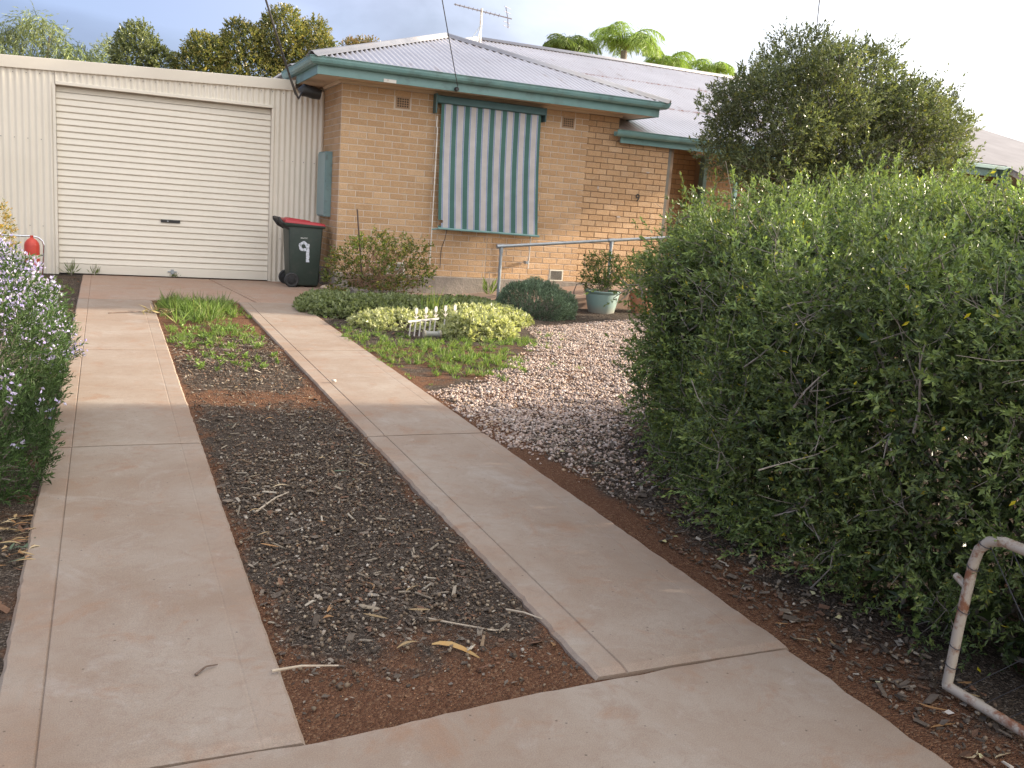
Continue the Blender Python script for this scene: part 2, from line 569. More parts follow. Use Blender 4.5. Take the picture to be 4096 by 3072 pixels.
# dark mulch share: strong in the middle strip, in garden beds and under the hedge
mid = np.exp(-((X + 1.98) / 0.425) ** 8)
mid = mid * np.clip((Y + 10.35) / 0.5, 0, 1) * np.clip((-4.6 - Y) / 1.0, 0.35, 1)
mid *= 1 - 0.75 * np.exp(-((Y + 6.75) / 0.45) ** 2)
bed = ((X > -0.75) & (Y > -4.6)).astype(float) * 0.85
und = np.clip((X + 0.80) / 0.25, 0, 1) * np.clip((-7.0 - Y) / 0.5, 0, 1) * 0.75
lef = ((X < -3.1)).astype(float) * 0.7
gw = ((X > -0.8) & (Y <= -4.6) & (Y > -7.2)).astype(float) * 0.5
mask = np.clip(np.maximum.reduce([mid, bed, und, lef, gw]), 0, 1)
V = np.stack([X, Y, Z], -1).reshape(-1, 3)
ii = (np.arange(ny - 1)[:, None] * nx + np.arange(nx - 1)[None]).ravel()
F = np.stack([ii, ii + 1, ii + 1 + nx, ii + nx], 1)
o = mesh_np('yard_soil', V, F, M['soil'], smooth=True, col=np.repeat(mask.reshape(-1, 1), 3, 1))
tag(o, kind='structure')

# ------------------------------------------------------------------ driveway slabs
drive = thing('driveway', None, None, (-2, -6, 0), kind='structure')
def lerp(a, b, t): return a + (b - a) * t
def slab(name, parent, xl, xr, y0, y1, top=0.012, m=None, grooveL=0.105, grooveR=0.10, rough=0.002, gap=0.006, th=0.09, seed=0):
    """xl, xr: functions of y for the two edges"""
    r = np.random.default_rng(seed + 5)
    ya, yb = y0 + gap, y1 - gap
    n = max(6, int((yb - ya) / 0.035))
    ys = np.linspace(ya, yb, n)
    e1 = np.cumsum(r.normal(size=n) * 0.4); e1 -= np.linspace(e1[0], e1[-1], n)
    e2 = np.cumsum(r.normal(size=n) * 0.4); e2 -= np.linspace(e2[0], e2[-1], n)
    j1 = rough * (0.35 * e1.clip(-3, 3) + 0.5 * r.normal(size=n)); j2 = rough * (0.35 * e2.clip(-3, 3) + 0.5 * r.normal(size=n))
    verts = []; k = None
    for i, y in enumerate(ys):
        L, R = xl(y) + j1[i], xr(y) + j2[i]
        endd = 0.006 if i in (0, n - 1) else 0.0
        z = top - endd
        Lg, Rg = xl(y) + grooveL, xr(y) - grooveR
        prof = [(L - 0.004, -th), (L, z - 0.010), (L + 0.010, z), (Lg - 0.004, z), (Lg, z - 0.005), (Lg + 0.004, z),
                (lerp(Lg, Rg, 0.33), z + 0.001), (lerp(Lg, Rg, 0.66), z + 0.001),
                (Rg - 0.005, z), (Rg, z - 0.0010), (Rg + 0.005, z), (R - 0.010, z), (R, z - 0.010), (R + 0.004, -th)]
        k = len(prof)
        verts += [(px, y, pz) for px, pz in prof]
    fs = []
    for i in range(n - 1):
        for a in range(k - 1):
            fs.append((i*k + a, i*k + a + 1, (i+1)*k + a + 1, (i+1)*k + a))
    mb = MB(); mb.add(verts, fs)
    mb.f.append(tuple(range(k))); mb.f.append(tuple((n-1)*k + a for a in range(k))[::-1])
    o = mb.build(name, m or M['concrete'], parent)
    ew = [1.0, 1.0, 0.9, 0.75, 0.8, 0.35, 0.0, 0.0, 0.3, 0.6, 0.7, 0.9, 1.0, 1.0]
    at_ = o.data.attributes.new('edge', 'FLOAT', 'POINT')
    at_.data.foreach_set('value', np.array(ew * n, dtype=np.float32))
    return o

LL = lambda y: lerp(-3.093, -3.165, (y + 10.0) / 10.7)
LR = lambda y: -2.412
RL = lambda y: lerp(-1.590, -1.490, (y + 10.46) / 8.8)
RR = lambda y: lerp(-0.905, -0.787, (y + 10.46) / 8.8)
ysl = [-10.542, -7.80, -5.0, -1.72]
for i in range(3):
    slab('slab', drive, LL, LR, ysl[i], ysl[i+1] , seed=i, rough=0.0022)
    slab('slab', drive, RL, RR, (-10.46, -7.78, -4.96)[i], (-7.78, -4.96, -1.66)[i], seed=10 + i, rough=0.004 if i == 0 else 0.002)
slab('slab', drive, LL, lambda y: -1.30 - 0.10 * (y + 1.7) , -1.70, 0.99, m=M['concrete_far'], seed=20, grooveR=0.06)
slab('slab', drive, lambda y: -1.285 - 0.10 * (y + 1.7), lambda y: -0.01 if y > -0.02 else 0.0, -1.66, 0.99, m=M['concrete_far'], seed=21, grooveL=0.06)
# the footpath crossing in front
foot = thing('footpath', None, None, (-2, -12, 0), kind='structure')
r5 = np.random.default_rng(77)
fx = np.linspace(-6.5, -0.93, 120)
back = np.interp(fx, [-6.5, -2.4, -1.6, -0.93], [-10.552, -10.552, -10.482, -10.470]) + 0.003 * np.sin(fx * 9) + 0.0015 * r5.normal(size=120)
edge = []
for x_, y_ in zip(fx, back): edge.append((x_, y_))
rx = np.linspace(0, 1, 40)
side = [(-0.93 + 0.03 * math.sin(t * 9) * t - 0.02 * t + 0.02 * r5.normal() * 0.3, -10.50 - t * 3.0) for t in rx]
poly = edge + side[1:] + [(-6.5, -13.5)]
mb = MB()
n = len(poly)
vs = [(x_, y_, -0.09) for x_, y_ in poly] + [(x_, y_, 0.009) for x_, y_ in poly]
cx, cy = np.mean([q[0] for q in poly]), np.mean([q[1] for q in poly])
ins = []
for (x_, y_) in poly:
    dx, dy = cx - x_, cy - y_; l_ = math.hypot(dx, dy)
    ins.append((x_ + dx / l_ * 0.006, y_ + dy / l_ * 0.006, 0.012))
vs += ins
fs = []
for k in range(n):
    fs.append((k, (k+1) % n, n + (k+1) % n, n + k)); fs.append((n + k, n + (k+1) % n, 2*n + (k+1) % n, 2*n + k))
fs.append(tuple(2*n + k for k in range(n)))
mb.add(vs, fs); mb.build('slab', M['concrete'], foot)

# ------------------------------------------------------------------ ramp beside the wall
ramp_o = thing('ramp', None, None, (3, -0.7, 0), kind='structure')
mb = MB()
def rz(x): return 0.012 + max(0.0, (x - 1.75)) * 0.098
xs = [0.95, 1.75, 2.2, 2.85, 3.3, 3.9]
for i in range(len(xs) - 1):
    a, c_ = xs[i] + 0.004, xs[i+1] - 0.004
    MB().hexa([(a, -1.30 if a > 1 else -0.95, -0.1), (c_, -1.30, -0.1), (c_, -0.012, -0.1), (a, -0.012, -0.1),
               (a, -1.30 if a > 1 else -0.95, rz(a)), (c_, -1.30, rz(c_)), (c_, -0.012, rz(c_)), (a, -0.012, rz(a))]).build('slab', M['concrete_far'], ramp_o, bevel=0.006)
MB().hexa([(3.904, -1.30, -0.1), (9.0, -1.30, -0.1), (9.0, -0.012, -0.1), (3.904, -0.012, -0.1),
           (3.904, -1.30, rz(3.9)), (9.0, -1.30, 0.30), (9.0, -0.012, 0.30), (3.904, -0.012, rz(3.9))]).build('slab', M['concrete_far'], ramp_o, bevel=0.006)

# ================================================================== HOUSE
def brick_mat(name, use_attr):
    m, nt, b, _ = new_mat(name)
    pos = geo_pos(nt)
    if use_attr:
        a = nt.nodes.new('ShaderNodeAttribute'); a.attribute_name = 'Col'
        s = nt.nodes.new('ShaderNodeSeparateColor'); nt.links.new(a.outputs['Color'], s.inputs[0]); rv = s.outputs[0]
    else:
        rv = nt.nodes.new('ShaderNodeObjectInfo').outputs['Random']
    c = ramp(nt, rv, [(0.0, (0.47, 0.300, 0.168)), (0.35, (0.52, 0.335, 0.190)), (0.7, (0.55, 0.360, 0.208)), (1.0, (0.59, 0.40, 0.245))])
    c = mixc(nt, maprange(nt, noise(nt, 9, 6, 0.65, pos), 0.52, 0.72, 0, 0.55), c, (0.60, 0.46, 0.33))
    c = mixc(nt, maprange(nt, noise(nt, 1.3, 5, 0.6, pos), 0.50, 0.70, 0, 0.45), c, (0.45, 0.28, 0.155))
    sp = maprange(nt, noise(nt, 150, 3, 0.6, pos), 0.3, 0.7, 0.75, 1.2)
    c = mixc(nt, 1.0, c, sp, 'MULTIPLY')
    nt.links.new(c, b.inputs['Base Color'])
    b.inputs['Roughness'].default_value = 0.88
    b.inputs['Specular IOR Level'].default_value = 0.25
    mp = nt.nodes.new('ShaderNodeMapping'); mp.inputs['Scale'].default_value = (1.0, 1.0, 0.45)
    mp.inputs['Rotation'].default_value = (0, 0.5, 0)
    nt.links.new(pos, mp.inputs['Vector'])
    hh = mathn(nt, 'ADD', noise(nt, 75, 4, 0.65, mp.outputs[0], 1.2), mathn(nt, 'MULTIPLY', noise(nt, 220, 2, 0.6, pos), 0.4))
    bump(nt, b, hh, 0.75, 0.012)
    return m
M['brick'] = brick_mat('tan_brick', False)
M['brick_attr'] = brick_mat('tan_brick_joined', True)
M['mortar'] = simple('pale_mortar', (0.66, 0.58, 0.50), 0.95, (0.56, 0.48, 0.40), 5, bstr=0.5, bscale=150)
M['mortar_dark'] = simple('brown_mortar', (0.20, 0.135, 0.09), 0.95, (0.28, 0.20, 0.14), 5, bstr=0.5, bscale=150)
M['plinth'] = simple('plinth_render', (0.215, 0.185, 0.16), 0.92, (0.29, 0.25, 0.21), 11, dirt=(0.24, 0.15, 0.10), dscale=3, bstr=0.8, bscale=45, bdist=0.012)

house = thing('brick_house', 'low tan brick house with hipped grey corrugated roof and blue-green gutters', 'house', (2.1, 0.0, 0.0))
P_ = 0.086
def mk_brick(w, hgt, seed, d=0.10):
    r = np.random.default_rng(seed)
    x, z = w / 2, hgt / 2
    c = 0.0035
    fr = -0.0045 + r.normal(size=4) * 0.0009
    vs = [(-x + c, fr[0], -z + c), (x - c, fr[1], -z + c), (x - c, fr[2], z - c), (-x + c, fr[3], z - c),
          (-x, -0.001, -z), (x, -0.001, -z), (x, -0.001, z), (-x, -0.001, z),
          (-x, d, -z), (x, d, -z), (x, d, z), (-x, d, z)]
    fs = [(0, 1, 2, 3), (0, 4, 5, 1), (1, 5, 6, 2), (2, 6, 7, 3), (3, 7, 4, 0), (4, 8, 9, 5), (5, 9, 10, 6), (6, 10, 11, 7), (7, 11, 8, 4)]
    return vs, fs
def brick_mesh(w, seed):
    vs, fs = mk_brick(w, 0.076, seed)
    me = bpy.data.meshes.new('brick')
    me.from_pydata(vs, [], fs); me.materials.append(M['brick'])
    return me
full = [brick_mesh(0.230, s) for s in range(5)]
half = [brick_mesh(0.110, 20 + s) for s in range(3)]
WIN = (1.50, 2.80, 1.14, 2.42)          # window opening
holes = [WIN, (0.715, 0.955, 2.51, 2.69), (3.245, 3.485, 2.51, 2.69), (3.245, 3.485, 0.25, 0.44), (0.745, 0.985, 0.25, 0.44)]
bricks = []
for i in range(29):
    z = 0.26 + i * P_ + P_ / 2
    xmax = 4.222 if z > 2.40 else 5.15
    spans = []
    for (a, b_, ph) in ((0.0, 2.2, 0.0), (2.2, xmax, 0.12)):
        x = a
        first = (0.48 if i % 2 else 0.98) * 0.24 + ph
        j = [first + k * 0.24 for k in range(-3, 26)]
        cuts = [a] + [q for q in j if a + 0.03 < q < b_ - 0.03] + [b_]
        spans += list(zip(cuts[:-1], cuts[1:]))
    for (a, b_) in spans:
        pieces = [(a, b_)]
        for (h0, h1, g0, g1) in holes:
            if g0 < z < g1:
                nxt = []
                for (p0, p1) in pieces:
                    if p1 <= h0 or p0 >= h1: nxt.append((p0, p1)); continue
                    if p0 < h0: nxt.append((p0, h0))
                    if p1 > h1: nxt.append((h1, p1))
                pieces = nxt
        for (p0, p1) in pieces:
            if p1 - p0 > 0.035: bricks.append((p0, p1, z))
CAMP = (-2.824, -12.491)
front_wall = MB().box(0.0, 3.70, 0.0015, 0.10, 0.255, 2.80).build('front_wall', M['mortar'], house)
mw = MB().box(3.70, 4.222, 0.0045, 0.10, 0.255, 2.80).box(4.222, 5.145, 0.0045, 0.10, 0.255, 2.43).build('mortar_infill', M['mortar_dark'], front_wall)
# the 300 nearest whole bricks are objects, the rest one joined part
def kindof(b_):
    w = b_[1] - b_[0]
    return 'f' if abs(w - 0.24) < 0.004 else ('h' if abs(w - 0.12) < 0.006 else 'c')
hidden = lambda q: (1.40 < q[0] and q[1] < 2.92 and 0.95 < q[2] < 2.55)
cand = [q for q in bricks if kindof(q) in 'fh' and not hidden(q)]
cand.sort(key=lambda q: math.hypot(q[0] - CAMP[0], CAMP[1]) + (0.6 if kindof(q) == 'h' else 0))
own = set(cand[:300])
for (p0, p1, z) in cand[:300]:
    me = random.choice(full if (p1 - p0) > 0.2 else half)
    o = bpy.data.objects.new('brick', me); COL.objects.link(o)
    o.parent = front_wall
    o.matrix_parent_inverse = Matrix.Translation(-wloc(front_wall))
    o.location = ((p0 + p1) / 2, 0.0, z)
    o.rotation_euler = (random.gauss(0, 0.004), random.gauss(0, 0.003), random.gauss(0, 0.004))
V = []; F = []; C_ = []
def join_brick(p0, p1, z, side=None, y_off=0.0):
    vs, fs = mk_brick((p1 - p0) - 0.010, 0.076, random.randrange(9999), 0.02)
    n0 = len(V)
    t = random.random()
    for (x, y, zz) in vs:
        if side is None: V.append(((p0 + p1) / 2 + x, y + y_off, z + zz))
        else: V.append((side + y, (p0 + p1) / 2 - x, z + zz))
        C_.append((t, t, t))
    for f in fs: F.append(tuple(n0 + k for k in f))
for q in bricks:
    if q not in own: join_brick(*q)
o = mesh_np('bricks', V, F, M['brick_attr'], front_wall, col=C_); o['kind'] = 'stuff'
# side wall towards the garage (faces -X), full house depth behind the garage
side_wall = MB().box(0.0015, 0.10, 0.101, 9.6, 0.255, 2.80).build('side_wall', M['mortar'], house)
V = []; F = []; C_ = []
for i in range(29):
    z = 0.26 + i * P_ + P_ / 2
    y = 0.0; first = 0.115 if i % 2 == 0 else 0.235
    cuts = [0.0] + [first + 0.24 * k for k in range(6)]
    for a, b_ in zip(cuts[:-1], cuts[1:]): join_brick(a, b_, z, side=0.0)
o = mesh_np('bricks', V, F, M['brick_attr'], side_wall, col=C_); o['kind'] = 'stuff'
MB().box(-0.012, 5.16, -0.012, 0.15, -0.1, 0.254).box(-0.012, 0.15, 0.151, 1.02, -0.1, 0.254).build('plinth', M['plinth'], house, bevel=0.006)
# porch: return, recess, second wall, jamb, post
MB().box(5.147, 5.26, 0.03, 1.66, 0.2, 2.50).build('porch_return', M['mortar_dark'], house)
def brick_panel(name, x0, x1, yy, z0, z1, mm):
    pw = MB().box(x0, x1, yy + 0.004, yy + 0.1, z0 - 0.3, z1).build(name, mm, house)
    global V, F, C_
    V = []; F = []; C_ = []
    k = 0; z = z0
    while z + P_ <= z1:
        cuts = [x0] + [q for q in np.arange(x0 + (0.12 if k % 2 else 0.24), x1 - 0.03, 0.24)] + [x1]
        for a, b_ in zip(cuts[:-1], cuts[1:]): join_brick(a, b_, z + P_ / 2, y_off=yy)
        z += P_; k += 1
    oo = mesh_np('bricks', V, F, M['brick_attr'], pw, col=C_); oo['kind'] = 'stuff'
brick_panel('recess_wall', 5.26, 6.72, 1.55, 0.30, 2.55, M['mortar_dark'])
brick_panel('porch_wall', 6.72, 10.69, 1.2, 0.30, 2.75, M['mortar'])
MB().box(6.40, 6.72, 1.195, 1.30, 2.445, 2.75).build('porch_lintel', M['brick'], house)
MB().box(6.64, 6.715, 1.16, 1.30, 0.3, 2.44).build('door_jamb', M['paint_green'], house, bevel=0.004)
MB().box(6.365, 6.425, -0.13, -0.07, 0.28, 2.44).build('porch_post', M['paint_green'], house, bevel=0.005)
MB().box(5.15, 5.20, 0.006, 0.03, 0.2, 2.42).build('wall_edge_strip', simple('edge_strip', (0.16, 0.15, 0.13), 0.8), house)

# eaves of the projecting wing
e = 0.42
xl_, xr_ = -e, 4.222 + e
sof = 2.79
MB().box(xl_ + 0.02, xr_ - 0.02, -e + 0.02, 0.30, sof, sof + 0.012).box(xl_ + 0.02, 0.0, 0.301, 1.6, sof, sof + 0.012).box(4.222, xr_ - 0.02, 0.301, 1.6, sof, sof + 0.012).build('soffit', M['soffit'], house)
def mould(x0, x1, y, z, along='x'):
    pr_ = [(y, z), (y - 0.035, z), (y - 0.035, z - 0.008), (y - 0.012, z - 0.035), (y, z - 0.035)]
    return MB().prism(pr_, x0, x1, 'x')
mould(-0.035, 4.25, -0.012, sof).build('soffit_mould', M['soffit'], house)
MB().prism([(-0.012, sof), (-0.047, sof), (-0.047, sof - 0.008), (-0.024, sof - 0.035), (-0.012, sof - 0.035)], -0.012, 1.03, 'y').build('soffit_mould', M['soffit'], house)
MB().box(xl_, xr_, -e, -e + 0.02, sof - 0.012, 2.93).build('fascia', M['paint_green'], house, bevel=0.002)
MB().box(xl_, xl_ + 0.02, -e + 0.0205, 1.03, sof - 0.012, 2.93).build('fascia', M['paint_green'], house, bevel=0.002)
MB().box(xr_ - 0.02, xr_, -e + 0.0205, 1.7, sof - 0.012, 2.93).build('fascia', M['paint_green'], house, bevel=0.002)
def gutter_prof(y0, z0, s=-1):
    # (offset outwards, z)
    q = [(0.002, 0.062), (0.002, 0.0), (0.012, -0.008), (0.072, -0.004), (0.098, 0.018), (0.110, 0.050), (0.112, 0.078), (0.124, 0.082), (0.124, 0.088), (0.106, 0.088), (0.104, 0.052), (0.092, 0.024), (0.068, 0.006), (0.014, 0.004), (0.008, 0.062)]
    return [(y0 + s * a, z0 + b_) for a, b_ in q]
def gutter_run(name, prof2d, a, b_, axis, ma=0, mb_=0, base=0.0):
    """profile as (out, z) pairs; ma/mb_ = mitre factors at ends"""
    n = len(prof2d); vs = []
    for t, mm in ((a, ma), (b_, mb_)):
        for (o_, z) in prof2d:
            off = abs(o_ - base) * mm
            vs.append((t + off, o_, z) if axis == 'x' else (o_, t + off, z))
    fs = [(k, (k+1) % n, n + (k+1) % n, n + k) for k in range(n)] + [tuple(range(n))[::-1], tuple(range(n, 2*n))]
    return MB().add(vs, fs).build(name, M['paint_green'], house)
gutter_run('gutter', gutter_prof(-e, 2.895), xl_, xr_, 'x', -1, 1, base=-e)
gutter_run('gutter', gutter_prof(xl_, 2.895), -e, 1.6, 'y', -1, 0, base=xl_)
gutter_run('gutter', gutter_prof(xr_, 2.895, 1), -e, 2.6, 'y', -1, 0, base=xr_)
# rust marks and brackets on the fascia
for (x, z, w) in ((0.44, 2.80, 0.17),):
    MB().box(x, x + w, -e - 0.008, -e - 0.001, z - 0.022, z + 0.022).build('nail_plate', M['white_paint'], house, bevel=0.003)

# roof sheets
m, nt, b, _ = new_mat('corrugated_iron')
pos = geo_pos(nt)
c = mixc(nt, maprange(nt, noise(nt, 0.9, 6, 0.6, pos), 0.35, 0.65), (0.62, 0.58, 0.57), (0.71, 0.67, 0.66))
mp = nt.nodes.new('ShaderNodeMapping'); mp.inputs['Scale'].default_value = (6.0, 0.7, 0.7); nt.links.new(pos, mp.inputs['Vector'])
c = mixc(nt, maprange(nt, noise(nt, 2.0, 6, 0.65, mp.outputs[0]), 0.58, 0.72, 0, 0.55), c, (0.34, 0.22, 0.16))
sx = sepxyz(nt, pos)
def band(z0, w):
    return maprange(nt, mathn(nt, 'ABSOLUTE', mathn(nt, 'SUBTRACT', sx[2], z0)), 0.0, w, 1.0, 0.0)
rb = mathn(nt, 'MAXIMUM', band(3.20, 0.030), band(3.90, 0.030))
rb = mathn(nt, 'MULTIPLY', rb, maprange(nt, noise(nt, 9.0, 4, 0.6, pos), 0.40, 0.60))
rb = mathn(nt, 'MULTIPLY', rb, maprange(nt, sx[0], 4.0, 4.6))
c = mixc(nt, rb, c, (0.30, 0.11, 0.05))
nt.links.new(c, b.inputs['Base Color'])
b.inputs['Roughness'].default_value = 0.34
b.inputs['Metallic'].default_value = 0.55
M['roof'] = m
M['roof_cap'] = simple('ridge_cap_metal', (0.36, 0.35, 0.36), 0.45, (0.43, 0.42, 0.43), 2.5, metal=0.4, dirt=(0.42, 0.36, 0.32), dscale=4)
PT = 0.084; AM = 0.017; TP = 0.356
def corr_sheet(name, parent, us, f0, f1, place, m=None, th=True):
    """us: positions across corrugations; f0,f1: start/end along the slope; place(u, v, h)->xyz"""
    vs = []
    for u in us:
        h = AM * math.sin(2 * PI * u / PT)
        a, b_ = f0(u), f1(u)
        vs.append(place(u, a, h)); vs.append(place(u, lerp(a, b_, 0.5), h)); vs.append(place(u, b_, h))
    n = len(us)
    fs = []
    for i in range(n - 1):
        fs += [(3*i, 3*i+3, 3*i+4, 3*i+1), (3*i+1, 3*i+4, 3*i+5, 3*i+2)]
    return mesh_np(name, vs, fs, m or M['roof'], parent, smooth=True)
x0, x1, ye, ze = -0.52, 4.75, -0.52, 2.975
xm = (x0 + x1) / 2; ya = ye + (x1 - x0) / 2
wing_roof = thing('wing_roof', None, None); wing_roof.parent = house; wing_roof.matrix_parent_inverse = Matrix.Translation(-house.location)
st = PT / 6
us = np.arange(x0, x1 + 1e-6, st)
corr_sheet('roof_sheet', wing_roof, us, lambda u: ye, lambda u: ye + min(u - x0, x1 - u) + 1e-4, lambda u, v, h: (u, v, ze + TP * (v - ye) + h))
us = np.arange(ye, 4.6, st)
corr_sheet('roof_sheet', wing_roof, us, lambda u: x0, lambda u: x0 + min(u - ye, xm - x0) + 1e-4, lambda u, v, h: (v, u, ze + TP * (v - x0) + h))
corr_sheet('roof_sheet', wing_roof, us, lambda u: x1, lambda u: x1 - min(u - ye, xm - x0) - 1e-4, lambda u, v, h: (v, u, ze + TP * (x1 - v) + h))
za = ze + TP * (xm - x0)
def cap(name, a, b_, parent, r=0.055):
    a = Vector(a); b_ = Vector(b_)
    t = (b_ - a).normalized(); s = t.cross(Vector((0, 0, 1))).normalized(); up = s.cross(t)
    prof = [(-0.095, -0.022), (-0.075, -0.010), (-0.05, 0.004), (-0.03, 0.032), (0, 0.044), (0.03, 0.032), (0.05, 0.004), (0.075, -0.010), (0.095, -0.022)]
    vs = []; n = len(prof)
    for p in (a, b_):
        for (x, z) in prof: vs.append(tuple(p + s * x + up * z))
    fs = [(k, k+1, n+k+1, n+k) for k in range(n-1)]
    o = MB().add(vs, fs).build(name, M['roof_cap'], parent, smooth=True)
    so = o.modifiers.new('thick', 'SOLIDIFY'); so.thickness = 0.003
    return o
cap('hip_cap', (x0, ye, ze + 0.015), (xm, ya, za + 0.015), wing_roof)
cap('hip_cap', (x1, ye, ze + 0.015), (xm, ya, za + 0.015), wing_roof)
cap('ridge_cap', (xm, ya, za + 0.015), (xm, 4.2, za + 0.015), wing_roof)
main_roof = thing('main_roof', None, None); main_roof.parent = house; main_roof.matrix_parent_inverse = Matrix.Translation(-house.location)
ry, rzz = 5.5, 4.56
zl = lambda y: rzz - TP * (ry - y)
xe = 3.9
us = np.arange(2.2, 10.9, st)
corr_sheet('roof_sheet', main_roof, us, lambda u: -0.13 if u > 4.235 else 0.6, lambda u: ry - max(0, xe - u), lambda u, v, h: (u, v, zl(v) + h))
us = np.arange(1.1, 9.9, st)
corr_sheet('roof_sheet', main_roof, us, lambda u: -0.5, lambda u: xe - abs(u - ry), lambda u, v, h: (v, u, rzz - TP * (xe - v) + h))
us = np.arange(-0.5, 10.9, PT / 2)
corr_sheet('roof_sheet', main_roof, us, lambda u: 11.1, lambda u: ry + max(0, xe - u), lambda u, v, h: (u, v, rzz - TP * (v - ry) + h))
cap('ridge_cap', (xe, ry, rzz + 0.015), (10.9, ry, rzz + 0.015), main_roof)
cap('hip_cap', (xe, ry, rzz + 0.015), (-0.5, 1.1, rzz - TP * 4.4 + 0.015), main_roof)
MB().prism([(-0.05, 2.40), (ry, rzz - 0.02), (11.0, 2.60), (11.0, 0.0), (1.25, 0.0), (1.25, 2.40)], 10.70, 10.80, 'x').build('gable_wall', M['brick'], house)
# lower eave over the porch
MB().box(4.228, 10.85, -0.075, -0.05, 2.385, 2.56).build('fascia', M['paint_green'], house, bevel=0.002)
gutter_run('gutter', gutter_prof(-0.076, 2.478), 4.10, 10.85, 'x')
MB().box(5.2, 10.69, -0.049, 1.2, 2.50, 2.512).build('porch_ceiling', M['soffit'], house)
# window behind the blind
win = MB().box(1.50, 2.80, 0.05, 0.09, 1.14, 1.20).box(1.50, 2.80, 0.05, 0.09, 2.36, 2.42).box(1.50, 1.56, 0.05, 0.09, 1.2001, 2.3599).box(2.74, 2.80, 0.05, 0.09, 1.2001, 2.3599).box(2.12, 2.18, 0.05, 0.09, 1.2001, 2.3599).build('window', M['white_paint'], house)
gl, gnt, gb, _ = new_mat('window_glass'); gb.inputs['Base Color'].default_value = (0.03, 0.04, 0.045, 1); gb.inputs['Roughness'].default_value = 0.05
MB().box(1.56, 2.12, 0.066, 0.072, 1.20, 2.36).build('pane', gl, win); MB().box(2.18, 2.74, 0.066, 0.072, 1.20, 2.36).build('pane', gl, win)
# vents and grilles
def vent(x, z, w, h, nx_, nz_, m, face, name):
    mb = MB()
    mb.box(x, x + w, -0.009, 0.02, z, z + h)
    o = mb.build(name, m, house, bevel=0.002)
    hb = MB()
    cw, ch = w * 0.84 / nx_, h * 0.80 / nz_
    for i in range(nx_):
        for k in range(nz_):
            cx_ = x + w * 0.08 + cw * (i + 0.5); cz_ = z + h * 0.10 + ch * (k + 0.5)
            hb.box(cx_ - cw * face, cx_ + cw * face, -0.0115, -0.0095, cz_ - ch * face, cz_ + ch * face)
    hb.build('vent_shade_plates', simple('vent_shade', (0.02, 0.015, 0.012), 0.9), o)  # dark plates on the face stand in for the shaded holes
    return o
vb = simple('vent_brick', (0.36, 0.235, 0.145), 0.9, (0.42, 0.28, 0.18), 12)
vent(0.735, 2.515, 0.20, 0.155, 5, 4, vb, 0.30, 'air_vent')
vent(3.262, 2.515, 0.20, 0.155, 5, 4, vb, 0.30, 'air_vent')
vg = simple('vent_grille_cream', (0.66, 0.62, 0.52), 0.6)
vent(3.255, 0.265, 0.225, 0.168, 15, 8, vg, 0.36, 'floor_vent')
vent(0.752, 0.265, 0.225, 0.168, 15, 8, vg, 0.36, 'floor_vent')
# meter box on the side wall
mbx = MB().box(-0.095, -0.001, 0.43, 0.92, 0.99, 1.88).build('meter_box', simple('meter_box_green', (0.15, 0.25, 0.265), 0.5, (0.19, 0.30, 0.31), 4, dirt=(0.10, 0.10, 0.09), dscale=6), house, bevel=0.006)
MB().box(-0.105, -0.096, 0.44, 0.91, 1.01, 1.86).build('meter_door', simple('meter_door_green', (0.22, 0.33, 0.34), 0.45, (0.26, 0.37, 0.38), 4), mbx, bevel=0.003)
# numeral and text helper
def text_mesh(name, body, size, m, parent, loc, rot=(PI / 2, 0, 0), ext=0.002, sx=1.0):
    cu = bpy.data.curves.new(name, 'FONT'); cu.body = body; cu.size = size; cu.extrude = ext; cu.offset = size * 0.012
    cu.align_x = 'CENTER'; cu.align_y = 'CENTER'
    to = bpy.data.objects.new(name + '_tmp', cu); COL.objects.link(to)
    dg = bpy.context.evaluated_depsgraph_get()
    me = bpy.data.meshes.new_from_object(to.evaluated_get(dg))
    bpy.data.objects.remove(to); bpy.data.curves.remove(cu)
    mt = Matrix.Translation(Vector(loc)) @ Matrix.Rotation(rot[2], 4, 'Z') @ Matrix.Rotation(rot[0], 4, 'X') @ Matrix.Diagonal((sx, 1, 1, 1))
    me.transform(mt); me.name = name
    return link(name, me, parent, m)
text_mesh('house_number', '9', 0.165, M['black_plastic'], house, (4.655, -0.014, 1.592), sx=0.95)
# paint patches on the wall
for (x, z, w, h_) in ((4.80, 1.995, 0.07, 0.028), (3.95, 1.70, 0.03, 0.06), (4.35, 1.29, 0.08, 0.03)):
    n_ = 9
    pts = [(x + w * 0.5 * math.cos(t) * random.uniform(0.6, 1.1), z + h_ * 0.5 * math.sin(t) * random.uniform(0.6, 1.1)) for t in np.linspace(0, 2 * PI, n_, endpoint=False)]
    MB().prism(pts, -0.0105, -0.0085, 'y').build('paint_patch', simple('old_paint', (0.50, 0.44, 0.40), 0.9), front_wall)
# nails of insulator for the aerial cable
ins = MB().lathe([(0.0, 0), (0.022, 0.0), (0.03, 0.012), (0.022, 0.03), (0.03, 0.045), (0.018, 0.06), (0.0, 0.06)], (1.43, -0.50, 2.80), 10, 'y').build('cable_insulator', M['black_plastic'], house)

